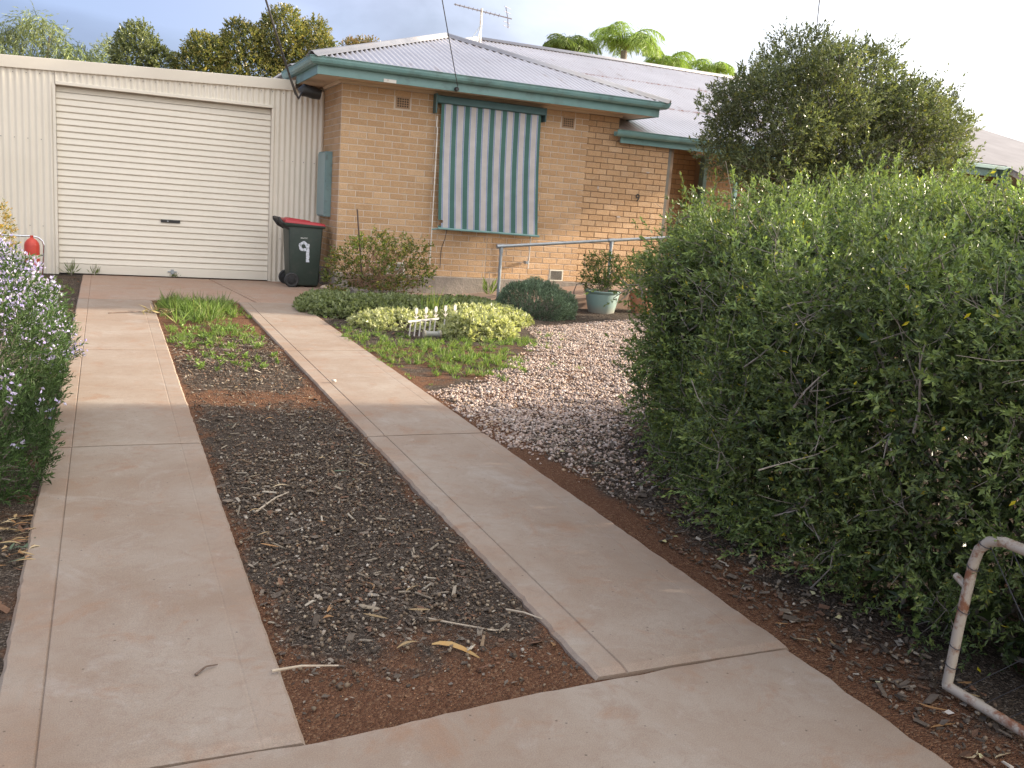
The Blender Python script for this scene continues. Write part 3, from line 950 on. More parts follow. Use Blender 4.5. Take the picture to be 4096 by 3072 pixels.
# ================================================================== GARAGE
PT = 0.076
garage = thing('garage', 'cream corrugated steel garage with a wide closed roller door', 'garage', (-2.1, 1.05, 0.0))
GY = 1.05
def corr_wall(name, xa, xb, z0f, z1f, ph=0.0):
    us = np.arange(xa, xb + 1e-6, PT / 8)
    vs = []
    for u in us:
        h = 0.0085 * math.sin(2 * PI * (u + ph) / PT)
        vs += [(u, GY + h, z0f(u)), (u, GY + h, z1f(u))]
    fs = [(2*i, 2*i+2, 2*i+3, 2*i+1) for i in range(len(us) - 1)]
    return mesh_np(name, vs, fs, M['cream_metal'], garage, smooth=True)
ft = lambda x: 2.560 + (x + 4.05) * 0.036       # underside of the flashing
DX0, DX1, DZ = -3.455, -0.742, 2.425
corr_wall('wall_cladding', -5.4, DX0 - 0.002, lambda u: 0.0, lambda u: ft(u) + 0.02)
corr_wall('wall_cladding', DX0 - 0.002, DX1 + 0.002, lambda u: DZ + 0.035, lambda u: ft(u) + 0.02, 0.01)
corr_wall('wall_cladding', DX1 + 0.002, -0.005, lambda u: 0.0, lambda u: ft(u) + 0.02, 0.02)
fl = MB()
fl.hexa([(-5.4, GY - 0.035, ft(-5.4)), (-0.43, GY - 0.035, ft(-0.43)), (-0.43, GY + 0.3, ft(-0.43)), (-5.4, GY + 0.3, ft(-5.4)),
         (-5.4, GY - 0.045, ft(-5.4) + 0.150), (-0.43, GY - 0.045, ft(-0.43) + 0.142), (-0.43, GY + 0.3, ft(-0.43) + 0.15), (-5.4, GY + 0.3, ft(-5.4) + 0.15)])
fl.build('roof_flashing', M['cream_metal'], garage, bevel=0.006)
MB().hexa([(-5.4, GY + 0.301, ft(-5.4) + 0.05), (-0.02, GY + 0.301, 2.72), (-0.02, 8, 2.62), (-5.4, 8, 2.45), (-5.4, GY + 0.301, ft(-5.4) + 0.1), (-0.02, GY + 0.301, 2.76), (-0.02, 8, 2.67), (-5.4, 8, 2.5)]).build('roof', M['cream_metal'], garage)
MB().box(DX0, DX1 + 0.012, GY - 0.028, GY + 0.05, DZ - 0.004, DZ + 0.036).build('lintel', M['cream_metal'], garage, bevel=0.004)
MB().box(DX0 - 0.035, DX0, GY - 0.016, GY + 0.10, 0.0, DZ - 0.005).build('jamb', M['cream_metal'], garage, bevel=0.003)
MB().box(DX1, DX1 + 0.035, GY - 0.016, GY + 0.10, 0.0, DZ - 0.005).build('jamb', M['cream_metal'], garage, bevel=0.003)
# screws
sb = MB()
for u in np.arange(-5.3, -0.06, PT * 2):
    for z in ((ft(u) - 0.045, 1.72, 0.62) if (u < DX0 - 0.03 or u > DX1 + 0.03) else (ft(u) - 0.035,)):
        if z == ft(u) - 0.045 or z != 1.72 or True:
            sb.box(u - 0.005, u + 0.005, GY - 0.016, GY - 0.008, z - 0.005, z + 0.005)
o = sb.build('screws', simple('screw_head', (0.22, 0.21, 0.2), 0.5, metal=0.6), garage); o['kind'] = 'stuff'
door = thing('roller_door', None, None); door.parent = garage; door.matrix_parent_inverse = Matrix.Translation(-garage.location)
pitch = 0.0815
sp = [(0.012, -0.002), (0.010, 0.002), (-0.004, 0.004), (-0.008, 0.010), (-0.007, 0.020), (-0.001, 0.034), (0.001, 0.055), (0.004, 0.070), (0.011, 0.0775), (0.012, 0.0805)]
def slat_mesh():
    vs = []; fs = []; n = len(sp)
    for x in (DX0 + 0.003, DX1 - 0.003):
        for (y, z) in sp: vs.append((x, y, z))
    fs = [(k, k+1, n+k+1, n+k) for k in range(n - 1)]
    me = bpy.data.meshes.new('slat'); me.from_pydata(vs, [], fs)
    me.polygons.foreach_set('use_smooth', np.ones(len(fs), dtype=bool))
    me.materials.append(M['cream_slat']); return me
sme = slat_mesh()
DY = GY + 0.055
zb = 0.135
k = 0
while zb + k * pitch < DZ - 0.02:
    o = bpy.data.objects.new('slat', sme); COL.objects.link(o); o.parent = door
    o.matrix_parent_inverse = Matrix.Translation(-wloc(door))
    zz = zb + k * pitch
    o.location = (0, DY + (0.03 if zz > 2.28 else 0), zz); k += 1
MB().box(DX0 + 0.002, DX1 - 0.002, DY - 0.012, DY + 0.02, 0.014, 0.134).build('bottom_rail', M['cream_slat'], door, bevel=0.004)
hd = MB().box(-2.19, -1.94, DY - 0.022, DY - 0.008, 0.755, 0.795).build('handle', M['black_plastic'], door, bevel=0.003)
MB().lathe([(0, 0), (0.010, 0), (0.010, 0.004), (0, 0.004)], (-2.10, DY - 0.026, 0.775), 12, 'y').build('lock', M['galv'], hd)

MB().box(-2.10, -1.98, DY - 0.026, DY - 0.0125, 0.075, 0.092).box(-2.06, -2.02, DY - 0.030, DY - 0.0265, 0.05, 0.115).build('floor_latch', M['galv'], door, bevel=0.002)
# ================================================================== NEIGHBOUR (right edge)
nb = thing('neighbour_house', 'house end with grey iron roof and pale gable at far right behind hedge', 'house', (15, 2, 0))
pl = lambda x, y: (x, y, 2.97 + 0.356 * (y - 2))
roofp = [pl(11.6, 2.0), pl(15.0, 2.0), pl(14.40, 0.0), pl(22, -0.2), pl(19.45, 3.95), pl(18.79, 4.65), pl(18.12, 5.9), pl(17.2, 6.6), pl(11.6, 6.6)]
mb = MB(); mb.add(roofp, [tuple(range(len(roofp)))]); 
o = mb.build('roof', simple('weathered_zinc', (0.235, 0.225, 0.235), 0.85, (0.29, 0.28, 0.29), 1.2, spec=0.08), nb)
so = o.modifiers.new('thick', 'SOLIDIFY'); so.thickness = 0.03
for k_ in range(3):
    a_ = pl(18.75 - k_ * 0.7, 4.55); b__ = pl(14.6 + k_ * 0.2, 0.9)
MB().box(11.6, 15.06, 1.86, 1.995, 2.885, 2.965).build('gutter', M['paint_green'], nb, bevel=0.01)
MB().box(11.6, 15.03, 1.9955, 2.03, 2.74, 2.90).build('fascia', M['paint_green'], nb)
MB().box(14.82, 14.98, 1.88, 1.985, 2.5, 2.884).build('post', M['paint_green'], nb)
MB().hexa([(15.02, 1.93, 2.83), (15.08, 1.93, 2.83), (14.48, -0.05, 2.13), (14.42, -0.05, 2.13), (15.02, 1.93, 2.94), (15.08, 1.93, 2.94), (14.48, -0.05, 2.24), (14.42, -0.05, 2.24)]).build('barge_board', M['white_paint'], nb)
MB().add([(15.10, 2.1, 1.0), (16.8, 2.1, 1.0), (16.8, 2.1, 2.6), (15.10, 2.1, 2.97)], [(0, 1, 2, 3)]).build('gable_panel', simple('gable_panel_cream', (0.55, 0.50, 0.43), 0.7), nb)
MB().box(13.9, 17.5, 1.88, 1.99, 2.40, 2.56).build('beam', M['paint_green_dark'], nb)
MB().box(11.6, 15.0, 4.2, 4.3, 0, 3.2).build('wall', M['mortar_dark'], nb)
MB().box(15.001, 20, 3.5, 3.6, 0, 3.2).build('wall', M['mortar_dark'], nb)

# ================================================================== THINGS AT THE HOUSE
# ---- striped window blind
m, nt, b, _ = new_mat('striped_canvas')
uvn = nt.nodes.new('ShaderNodeUVMap'); uvn.uv_map = 'UVMap'
su = sepxyz(nt, uvn.outputs['UV'])
q = mathn(nt, 'DIVIDE', mathn(nt, 'SUBTRACT', su[0], 0.069), 0.1233)
q = mathn(nt, 'ABSOLUTE', mathn(nt, 'SUBTRACT', mathn(nt, 'FRACT', mathn(nt, 'ADD', q, 100.5)), 0.5))
q2 = mathn(nt, 'MULTIPLY', q, 2.0)
GRN = (0.055, 0.140, 0.122); WHT = (0.48, 0.45, 0.435); BLU = (0.08, 0.14, 0.33); PAL = (0.52, 0.55, 0.60)
c = ramp(nt, q2, [(0.0, WHT), (0.38, PAL), (0.425, BLU), (0.50, PAL), (0.53, BLU), (0.575, PAL), (0.625, GRN)], 'CONSTANT')
c = mixc(nt, 1.0, c, maprange(nt, noise(nt, 5, 5, 0.6, geo_pos(nt)), 0.3, 0.7, 0.86, 1.08), 'MULTIPLY')
nt.links.new(c, b.inputs['Base Color'])
b.inputs['Roughness'].default_value = 0.85
bump(nt, b, noise(nt, 400, 2, 0.5, geo_pos(nt)), 0.2, 0.002)
blind = thing('window_blind', 'green and white striped canvas blind pulled down over the front window', 'blind', (2.15, -0.15, 0.95))
nu, nv = 66, 44
V = []; UV = []
for j in range(nv + 1):
    v = j / nv
    z = lerp(2.66, 0.945, v)
    for i in range(nu + 1):
        u = i / nu
        xl2 = lerp(1.352, 1.385, v) - 0.012 * math.sin(v * PI)
        xr2 = lerp(2.865, 2.925, v) - 0.02 * math.sin(v * PI)
        x = lerp(xl2, xr2, u)
        y = lerp(-0.115, -0.170, v) + 0.011 * math.sin(u * 9 + v * 2.6) * (0.25 + v) * 0.6 - 0.008 * math.sin(v * PI) + 0.006 * math.sin(u * 37 + 1) * (1 - v)
        y += 0.05 * math.exp(-((u - 0.16) / 0.03) ** 2) * (1 - v) ** 2 * 0.4
        zz = z - (0.02 * u * v) + 0.008 * v * math.sin(u * 6)
        V.append((x, y, zz)); UV.append((u, v))
F = []
for j in range(nv):
    for i in range(nu):
        tu, tv = (i + 0.5) / nu, (j + 0.5) / nv
        if tu < 0.055 and 0.935 < tv < 0.972 and tu < 0.055 * (1 - abs(tv - 0.95) / 0.03): continue
        a = j * (nu + 1) + i
        F.append((a, a + 1, a + nu + 2, a + nu + 1))
mesh_np('canvas', V, F, m, blind, smooth=True, uv=UV)
bx = MB().prism([(-0.012, 2.755), (-0.14, 2.735), (-0.155, 2.645), (-0.14, 2.635), (-0.012, 2.635)], 1.285, 2.915, 'x').build('pelmet', M['paint_green_dark'], blind, bevel=0.004)
MB().box(1.265, 1.284, -0.14, -0.012, 2.50, 2.76).build('end_bracket', M['paint_green_dark'], blind)
MB().box(2.916, 2.935, -0.15, -0.012, 2.55, 2.74).build('end_bracket', M['paint_green_dark'], blind)
MB().tube([(1.375, -0.190, 0.945), (2.16, -0.192, 0.935), (2.945, -0.190, 0.922)], 0.016, 8).build('bottom_rail', M['paint_green'], blind, smooth=True)
MB().tube([(1.285, -0.16, 2.455), (1.280, -0.165, 2.32), (1.293, -0.17, 2.30), (1.293, -0.17, 1.0), (1.291, -0.17, 0.43)], 0.008, 6).build('guide_rod', M['white_paint'], blind, smooth=True)
MB().tube([(2.855, -0.10, 0.93), (2.852, -0.09, 0.44)], 0.0085, 6).build('guide_rod', M['white_paint'], blind, smooth=True)
MB().box(2.80, 2.845, -0.11, -0.014, 0.505, 0.545).build('rod_clip', M['galv'], blind, bevel=0.004)
MB().tube([(1.290, -0.172, 0.925), (1.385, -0.190, 0.94)], 0.010, 6).build('arm', M['paint_green'], blind, smooth=True)
MB().tube([(1.50, -0.22, 0.935), (1.502, -0.15, 0.80), (1.498, -0.06, 0.70), (1.50, -0.02, 0.62), (1.50, -0.015, 0.38)], 0.005, 5).build('cord', M['dark_wire'], blind)

# ---- black service connection and overhead cables
svc = MB()
svc.tube([(-0.46, 0.52, 2.62), (-0.40, 0.52, 2.66), (-0.27, 0.52, 2.64), (-0.18, 0.52, 2.625)], [0.055, 0.085, 0.085, 0.07], 10)
tag(svc.build('cable_junction', M['black_plastic'], None, smooth=True), 'black weathered cable junction box hanging under the left eave corner', 'junction box')
def cable(name, pts, r, label):
    cu = MB().tube(pts, r, 6)
    return tag(cu.build(name, M['dark_wire'], None, smooth=True), label, 'cable')
def sag(a, b_, n, s):
    a = Vector(a); b_ = Vector(b_)
    return [tuple(a.lerp(b_, t) - Vector((0, 0, s * 4 * t * (1 - t)))) for t in np.linspace(0, 1, n)]
pts = [(-0.44, 0.45, 2.62), (-0.55, 0.1, 2.50), (-0.65, -0.2, 2.545), (-0.70, -0.35, 2.60)] + sag((-0.76, -0.5, 2.66), (-4.45, -13.4, 5.6), 16, 0.12)
cable('overhead_cable', pts, [0.012, 0.012, 0.016, 0.018, 0.014, 0.013] + [0.011] * (len(pts) - 6), 'thick dark cable dropping to the black junction box by the garage')
cable('overhead_cable', sag((1.43, -0.50, 2.84), (-4.3, -13.4, 5.75), 16, 0.10), 0.006, 'thin dark cable meeting the house gutter above the striped blind')
cable('overhead_cable', sag((10.6, 3.37, 3.78), (-4.0, -13.7, 5.7), 16, 0.0), 0.007, 'thin dark cable rising into the sky behind the round tree')

# ---- TV antenna
ant = thing('tv_antenna', 'metal television antenna on a white mast behind the roof ridge', 'antenna', (3.22, 3.5, 4.1))
MB().tube([(3.22, 3.5, 4.0), (3.215, 3.5, 4.72)], 0.022, 8).build('mast', M['white_paint'], ant, smooth=True)
MB().tube([(3.22, 3.5, 4.45), (2.95, 3.35, 4.08)], 0.008, 5).build('stay', M['galv'], ant)
MB().tube([(3.22, 3.5, 4.40), (3.08, 3.3, 4.06)], 0.012, 5).build('stay', M['white_paint'], ant)
am_ = simple('antenna_alloy', (0.25, 0.24, 0.26), 0.45, metal=0.5)
ba, bb = Vector((2.70, 3.5, 4.715)), Vector((3.80, 3.5, 4.63))
MB().tube([ba, bb], 0.012, 6).build('boom', am_, ant)
ex = Vector((0.30, 0.95, 0.02)).normalized()
for k in range(11):
    p = ba.lerp(bb, 0.02 + 0.075 * k)
    hl = 0.10 + 0.006 * k
    MB().tube([p - ex * hl, p + ex * hl], 0.006, 5).build('element', am_, ant)
pr = ba.lerp(bb, 0.93)
MB().tube([pr + Vector((-0.05, 0, 0.17)), pr, pr + Vector((0.02, 0, -0.17))], 0.009, 5).build('reflector_arm', am_, ant)
for dz in (-0.16, -0.09, 0.08, 0.16):
    MB().tube([pr + Vector((-0.09, 0, dz)) - ex * 0.14, pr + Vector((0.06, 0, dz + 0.02)) + ex * 0.14], 0.006, 5).build('element', am_, ant)

# ---- wheelie bin
bn = thing('wheelie_bin', 'dark green wheelie bin with red lid and painted white 9', 'bin', (-0.40, 0.42, 0.012))
m_bin = simple('bin_plastic', (0.020, 0.034, 0.028), 0.5, (0.028, 0.045, 0.037), 6, dirt=(0.05, 0.055, 0.048), dscale=5)
m_red = simple('bin_lid_red', (0.36, 0.022, 0.032), 0.42, (0.42, 0.035, 0.045), 7)
by0, by1 = 0.20, 0.68
bz = 0.012
mb = MB()
mb.hexa([(-0.575, by0 + 0.05, bz + 0.02), (-0.180, by0 + 0.05, bz + 0.02), (-0.180, by1 - 0.05, bz + 0.02), (-0.575, by1 - 0.05, bz + 0.02),
         (-0.615, by0, bz + 0.84), (-0.145, by0, bz + 0.84), (-0.145, by1, bz + 0.84), (-0.615, by1, bz + 0.84)])
mb.build('body', m_bin, bn, bevel=0.025, seg=3, smooth=True)
MB().hexa([(-0.66, by0 - 0.02, bz + 0.825), (-0.12, by0 - 0.02, bz + 0.815), (-0.12, by1 + 0.02, bz + 0.815), (-0.66, by1 + 0.02, bz + 0.825),
           (-0.70, by0 - 0.025, bz + 0.875), (-0.115, by0 - 0.025, bz + 0.852), (-0.115, by1 + 0.025, bz + 0.852), (-0.70, by1 + 0.025, bz + 0.875)]).build('rim', m_bin, bn, bevel=0.012, smooth=True)
lid = MB().hexa([(-0.675, by0 - 0.03, bz + 0.872), (-0.11, by0 - 0.03, bz + 0.848), (-0.11, by1 + 0.03, bz + 0.848), (-0.675, by1 + 0.03, bz + 0.872),
           (-0.655, by0 - 0.01, bz + 0.925), (-0.13, by0 - 0.01, bz + 0.882), (-0.13, by1 + 0.01, bz + 0.882), (-0.655, by1 + 0.01, bz + 0.925)]).build('lid', m_red, bn, bevel=0.012, smooth=True)
MB().hexa([(-0.62, by0 + 0.06, bz + 0.915), (-0.30, by0 + 0.06, bz + 0.89), (-0.30, by1 - 0.06, bz + 0.89), (-0.62, by1 - 0.06, bz + 0.915),
           (-0.60, by0 + 0.08, bz + 0.938), (-0.32, by0 + 0.08, bz + 0.912), (-0.32, by1 - 0.08, bz + 0.912), (-0.60, by1 - 0.08, bz + 0.938)]).build('lid_panel', m_red, lid, bevel=0.006)
for yy in (by0 + 0.03, by1 - 0.03):
    MB().tube([(-0.60, yy, bz + 0.80), (-0.68, yy, bz + 0.84), (-0.735, yy, bz + 0.905), (-0.745, yy, bz + 0.94)], [0.03, 0.03, 0.026, 0.018], 8).build('handle_arm', M['black_plastic'], bn, smooth=True)
MB().tube([(-0.735, by0 + 0.03, bz + 0.925), (-0.735, by1 - 0.03, bz + 0.925)], 0.017, 8).build('handle', M['black_plastic'], bn, smooth=True)
for yy in (by0 - 0.02, by1 - 0.03):
    wh = MB().lathe([(0.0, 0.0), (0.055, 0.0), (0.06, 0.008), (0.088, 0.006), (0.10, 0.016), (0.10, 0.038), (0.088, 0.048), (0.0, 0.048)], (-0.555, yy, bz + 0.10), 24, 'y').build('wheel', M['black_plastic'], bn, smooth=True)
    MB().lathe([(0.0, 0), (0.05, 0), (0.045, -0.006), (0.02, -0.010), (0.0, -0.010)], (-0.555, yy - 0.001, bz + 0.10), 18, 'y').build('hub', simple('hub_plastic', (0.012, 0.012, 0.014), 0.7), wh)
MB().tube([(-0.555, by0, bz + 0.10), (-0.555, by1, bz + 0.10)], 0.011, 8).build('axle', M['galv'], bn)
# painted 9 on the near side, following the sloping wall
m9, nt, b, _ = new_mat('rough_white_paint')
pos = geo_pos(nt)
c = mixc(nt, maprange(nt, noise(nt, 45, 6, 0.75, pos), 0.50, 0.66), (0.62, 0.66, 0.74), (0.05, 0.075, 0.07))
nt.links.new(c, b.inputs['Base Color']); b.inputs['Roughness'].default_value = 0.7
def side_y(z): return lerp(by0 + 0.05, by0, (z - bz - 0.02) / 0.82) - 0.0025
mb = MB()
vs = []; fs = []
cx9, cz9 = -0.405, bz + 0.565
na = 22
for k in range(na + 1):
    an = math.radians(-100) - math.radians(330) * k / na + math.radians(60)
    for rr in (0.030 + 0.004 * math.sin(k * 2.1), 0.068 + 0.004 * math.sin(k * 1.3)):
        x = cx9 + rr * math.cos(an) * 0.95; z = cz9 + rr * math.sin(an)
        vs.append((x, side_y(z), z))
for k in range(na): fs.append((2*k, 2*k+1, 2*k+3, 2*k+2))
n0 = len(vs)
for k in range(13):
    t = k / 12
    z = lerp(cz9 + 0.035, cz9 - 0.215, t)
    for s_ in (0, 1):
        x = cx9 + 0.036 + 0.006 * t + s_ * (0.043 + 0.003 * math.sin(k * 1.7))
        vs.append((x, side_y(z) - 0.0006, z))
for k in range(12): fs.append((n0 + 2*k, n0 + 2*k+1, n0 + 2*k+3, n0 + 2*k+2))
mb.add(vs, fs); mb.build('painted_number', m9, bn)
text_mesh('maker_label', 'MASTEC', 0.026, simple('label_white', (0.6, 0.62, 0.6), 0.6), bn, (-0.40, side_y(bz + 0.675) - 0.002, bz + 0.675), ext=0.0008)

# ---- handrail
hr = thing('handrail', 'grey galvanised pipe handrail along the concrete ramp', 'handrail', (2.7, -1.24, 0.05))
HY = -1.24
rt = lambda x: 0.79 + (x - 1.90) * 0.101
MB().tube([(1.87, HY, rt(1.87)), (9.0, HY, rt(5.2) if False else rt(1.87) + (9.0 - 1.87) * 0.101)], 0.0215, 10).build('rail', M['galv'], hr, smooth=True)
for x in (1.915, 3.57, 5.2):
    pst = MB().tube([(x, HY, rz(min(x, 3.9)) - 0.03), (x, HY, rt(x) - 0.01)], 0.0215, 10).build('post', M['galv'], hr, smooth=True)
    MB().tube([(x, HY, rt(x) - 0.085), (x, HY, rt(x) - 0.015)], 0.0275, 10).build('fitting', M['galv'], pst, smooth=True)
MB().tube([(1.85, HY, rt(1.85)), (1.955, HY, rt(1.955))], 0.028, 10).build('fitting', M['galv'], hr, smooth=True)
MB().tube([(3.52, HY, rt(3.52)), (3.62, HY, rt(3.62))], 0.028, 10).build('fitting', M['galv'], hr, smooth=True)

# ---- flower pots
def pot(name, label, c, rt_, rb, h, m, soil):
    t = thing(name, label, 'pot', c)
    MB().lathe([(0.0, 0.0), (rb, 0.0), (lerp(rb, rt_, 0.85), h * 0.84), (rt_ * 0.95, h * 0.86), (rt_, h * 0.90), (rt_ * 1.03, h * 0.97), (rt_, h), (rt_ * 0.92, h), (rt_ * 0.90, h * 0.86), (0.0, h * 0.86)], c, 36).build('pot_wall', m, t, smooth=True)
    MB().lathe([(0.0, h * 0.862), (rt_ * 0.88, h * 0.862), (rt_ * 0.5, h * 0.885), (0.0, h * 0.89)], c, 18).build('potting_soil', soil, t)
    return t
m, nt, b, _ = new_mat('pot_plastic')
pos = geo_pos(nt); sz = sepxyz(nt, pos)
low = maprange(nt, mathn(nt, 'ADD', sz[2], mathn(nt, 'MULTIPLY', noise(nt, 6, 5, 0.6, pos), 0.12)), 0.02, 0.19, 1, 0)
c = mixc(nt, low, (0.175, 0.255, 0.225), (0.25, 0.205, 0.165))
c = mixc(nt, maprange(nt, noise(nt, 40, 5, 0.7, pos), 0.6, 0.72, 0, 0.5), c, (0.36, 0.38, 0.36))
nt.links.new(c, b.inputs['Base Color']); b.inputs['Roughness'].default_value = 0.6
potg = pot('flower_pot', 'round pale green plastic pot standing on gravel by ramp', (3.215, -1.75, 0.0), 0.238, 0.172, 0.305, m, M['mortar_dark'])
pott = pot('flower_pot', 'terracotta pot half hidden behind the hedge edge', (3.92, -1.62, 0.0), 0.19, 0.13, 0.31, simple('terracotta', (0.36, 0.15, 0.08), 0.8, (0.42, 0.20, 0.12), 8), M['mortar_dark'])
MB().tube([(2.80, -1.72, 0.0), (2.79, -1.72, 0.12), (2.80, -1.72, 0.30), (2.86, -1.72, 0.385), (2.95, -1.72, 0.37), (3.05, -1.74, 0.29)], 0.007, 6)
tag(MB().tube([(2.83, -1.70, -0.02), (2.815, -1.70, 0.12), (2.81, -1.70, 0.28), (2.84, -1.70, 0.37), (2.91, -1.70, 0.385), (3.02, -1.72, 0.325), (3.10, -1.74, 0.275)], 0.006, 6).build('irrigation_hose', M['dark_wire'], None, smooth=True), 'thin black drip hose arching up into green pot', 'hose')

# ---- tulip edging and fallen solar lamp
tf = thing('garden_edging', 'small white metal picket edging with tulip heads in bed', 'edging', (0.0, -4.02, 0.0))
wm = simple('white_enamel', (0.72, 0.68, 0.66), 0.5, (0.60, 0.54, 0.50), 20)
ED = Vector((1.0, 0.18, 0.0)).normalized()
E0 = Vector((-0.185, -4.03, 0.0))
def epos(s, z): return E0 + ED * s + Vector((0, 0, z))
def eflat(name, s0, s1, z0, z1, z0b=None, z1b=None, lean=0.0):
    a0, a1 = z0, z1; b0, b1 = (z0b if z0b is not None else z0), (z1b if z1b is not None else z1)
    n_ = Vector((-ED.y, ED.x, 0)) * 0.004
    P4 = [epos(s0, a0), epos(s1, b0), epos(s1 + lean, b1), epos(s0 + lean, a1)]
    vs = [p - n_ for p in P4] + [p + n_ for p in P4]
    return MB().add(vs, [(0,1,2,3), (7,6,5,4), (0,4,5,1), (1,5,6,2), (2,6,7,3), (3,7,4,0)]).build(name, wm, tf)
eflat('rail', 0.0, 0.34, 0.128, 0.148, 0.155, 0.175)
for k in (0, 1, 2, 3, 4, 5, 7, 9):
    s = 0.012 + k * 0.054
    tall = k % 2 == 1
    eflat('picket', s, s + 0.012, -0.03, (0.128 + 0.078 * s) if k < 7 else 0.16, lean=0.012)
    if tall:
        s2 = s + 0.012
        zt = 0.150 + 0.078 * s
        eflat('stem', s2 + 0.004, s2 + 0.010, zt, zt + 0.055)
        vs = []; prof = [(0.000, 0.055), (0.012, 0.062), (0.017, 0.082), (0.014, 0.104), (0.010, 0.118), (0.006, 0.106), (0.0, 0.120), (-0.006, 0.106), (-0.010, 0.118), (-0.014, 0.104), (-0.017, 0.082), (-0.012, 0.062)]
        n_ = Vector((-ED.y, ED.x, 0)) * 0.004
        cen = s2 + 0.007
        pp = [epos(cen + a, zt + z) for a, z in prof]
        nn = len(pp)
        MB().add([p - n_ for p in pp] + [p + n_ for p in pp], [tuple(range(nn)), tuple(range(nn, 2*nn))[::-1]] + [(i, (i+1) % nn, nn + (i+1) % nn, nn + i) for i in range(nn)]).build('tulip_head', wm, tf)
        for sg in (-1, 1):
            lp = [epos(cen, zt + 0.004), epos(cen + sg * 0.022, zt + 0.03), epos(cen + sg * 0.026, zt + 0.038), epos(cen + sg * 0.012, zt + 0.03), epos(cen, zt + 0.016)]
            MB().add([p - n_ for p in lp] + [p + n_ for p in lp], [tuple(range(5)), tuple(range(5, 10))[::-1]] + [(i, (i+1) % 5, 5 + (i+1) % 5, 5 + i) for i in range(5)]).build('tulip_leaf', wm, tf)
sl = thing('solar_lamp', 'fallen clear plastic solar lamp lying beside the tulip edging', 'lamp', (0.05, -4.08, 0.03))
MB().lathe([(0.0, 0.0), (0.036, 0.0), (0.036, 0.016), (0.029, 0.018), (0.029, 0.125), (0.036, 0.127), (0.036, 0.145), (0.0, 0.145)], (-0.02, -4.08, 0.026), 18, 'x').build('lamp_body', simple('lamp_plastic', (0.26, 0.27, 0.25), 0.3, (0.34, 0.33, 0.29), 30), sl, smooth=True)
MB().lathe([(0.0, 0.0), (0.038, 0.0), (0.038, 0.018), (0.0, 0.018)], (-0.038, -4.08, 0.026), 18, 'x').build('end_cap', simple('lamp_cap', (0.42, 0.37, 0.28), 0.6), sl)
MB().lathe([(0.0, 0.0), (0.038, 0.0), (0.038, 0.018), (0.0, 0.018)], (0.120, -4.08, 0.026), 18, 'x').build('end_cap', simple('lamp_cap2', (0.42, 0.37, 0.28), 0.6), sl)

# ---- fire extinguisher and frame beside the garage
fe = thing('fire_extinguisher', 'old red fire extinguisher cylinder by the garage wall', 'extinguisher', (-3.725, 0.45, 0.0))
m_fr = simple('extinguisher_red', (0.46, 0.035, 0.02), 0.35, (0.52, 0.05, 0.03), 6)
MB().lathe([(0.0, 0.03), (0.088, 0.03), (0.088, 0.20), (0.0885, 0.205), (0.0885, 0.40), (0.080, 0.435), (0.055, 0.47), (0.028, 0.49), (0.018, 0.495), (0.018, 0.525), (0.0, 0.525)], (-3.725, 0.45, 0.0), 28).build('cylinder', m_fr, fe, smooth=True)
MB().lathe([(0.0885, 0.245), (0.0893, 0.245), (0.0893, 0.285), (0.0885, 0.285)], (-3.725, 0.45, 0.0), 28).build('label_band', simple('label_grey', (0.62, 0.55, 0.54), 0.6), fe)
MB().lathe([(0.0, 0.0), (0.075, 0.0), (0.078, 0.03), (0.0, 0.03)], (-3.725, 0.45, 0.0), 20).build('base_ring', m_fr, fe)
fr = thing('metal_frame', 'bent chrome tube frame standing behind the red extinguisher', 'frame', (-3.9, 0.62, 0.0))
chrome = simple('chrome_tube', (0.62, 0.65, 0.70), 0.2, metal=0.9)
fpts = [(-4.5, 0.62, 0.50), (-3.72, 0.62, 0.505), (-3.66, 0.62, 0.49), (-3.615, 0.62, 0.45), (-3.60, 0.62, 0.40), (-3.61, 0.62, 0.2), (-3.625, 0.62, 0.02)]
MB().tube(fpts, 0.012, 8).build('tube', chrome, fr, smooth=True)
MB().tube([(-3.70, 0.62, 0.27), (-3.604, 0.62, 0.27)], 0.007, 6).build('brace', M['dark_wire'], fr)
tag(MB().box(-4.4, -3.60, 0.33, 0.55, -0.02, 0.012).build('timber_plank', simple('plank_wood', (0.33, 0.22, 0.13), 0.85, (0.42, 0.30, 0.19), 14), None, bevel=0.004), 'short timber plank on the ground under the red extinguisher', 'plank')

# ---- garden stake and trough by the rose bush
stk = MB().tube([(0.02, -1.5, 0.0), (-0.05, -1.5, 0.66), (-0.105, -1.5, 1.145)], [0.011, 0.010, 0.010], 5).build('garden_stake', simple('rusty_stake', (0.085, 0.06, 0.055), 0.8, (0.14, 0.09, 0.07), 20), None)
tag(stk, 'dark leaning metal stake rising out of the straggly rose bush', 'stake')
tr = MB().hexa([(-0.13, -1.66, 0.0), (0.34, -1.66, 0.0), (0.34, -1.46, 0.0), (-0.13, -1.46, 0.0), (-0.16, -1.69, 0.20), (0.37, -1.69, 0.20), (0.37, -1.43, 0.20), (-0.16, -1.43, 0.20)])
tag(tr.build('planter_trough', M['concrete_grey'], None, bevel=0.01), 'grey planter trough buried in leaves under the rose bush', 'planter')
rk = MB().lathe([(0.0, 0.0), (0.075, 0.0), (0.085, 0.02), (0.06, 0.05), (0.02, 0.06), (0.0, 0.06)], (-0.10, 0.10, 0.012), 9)
rk.v = [(x * 1.0 + 0.008 * math.sin(z * 90 + y * 60), y * 0.9 + 0.01, z) for x, y, z in rk.v]
tag(rk.build('stone', simple('tan_stone', (0.36, 0.27, 0.20), 0.9, (0.44, 0.35, 0.27), 20), None, smooth=True), 'flat tan stone on the concrete next to the bin', 'stone')

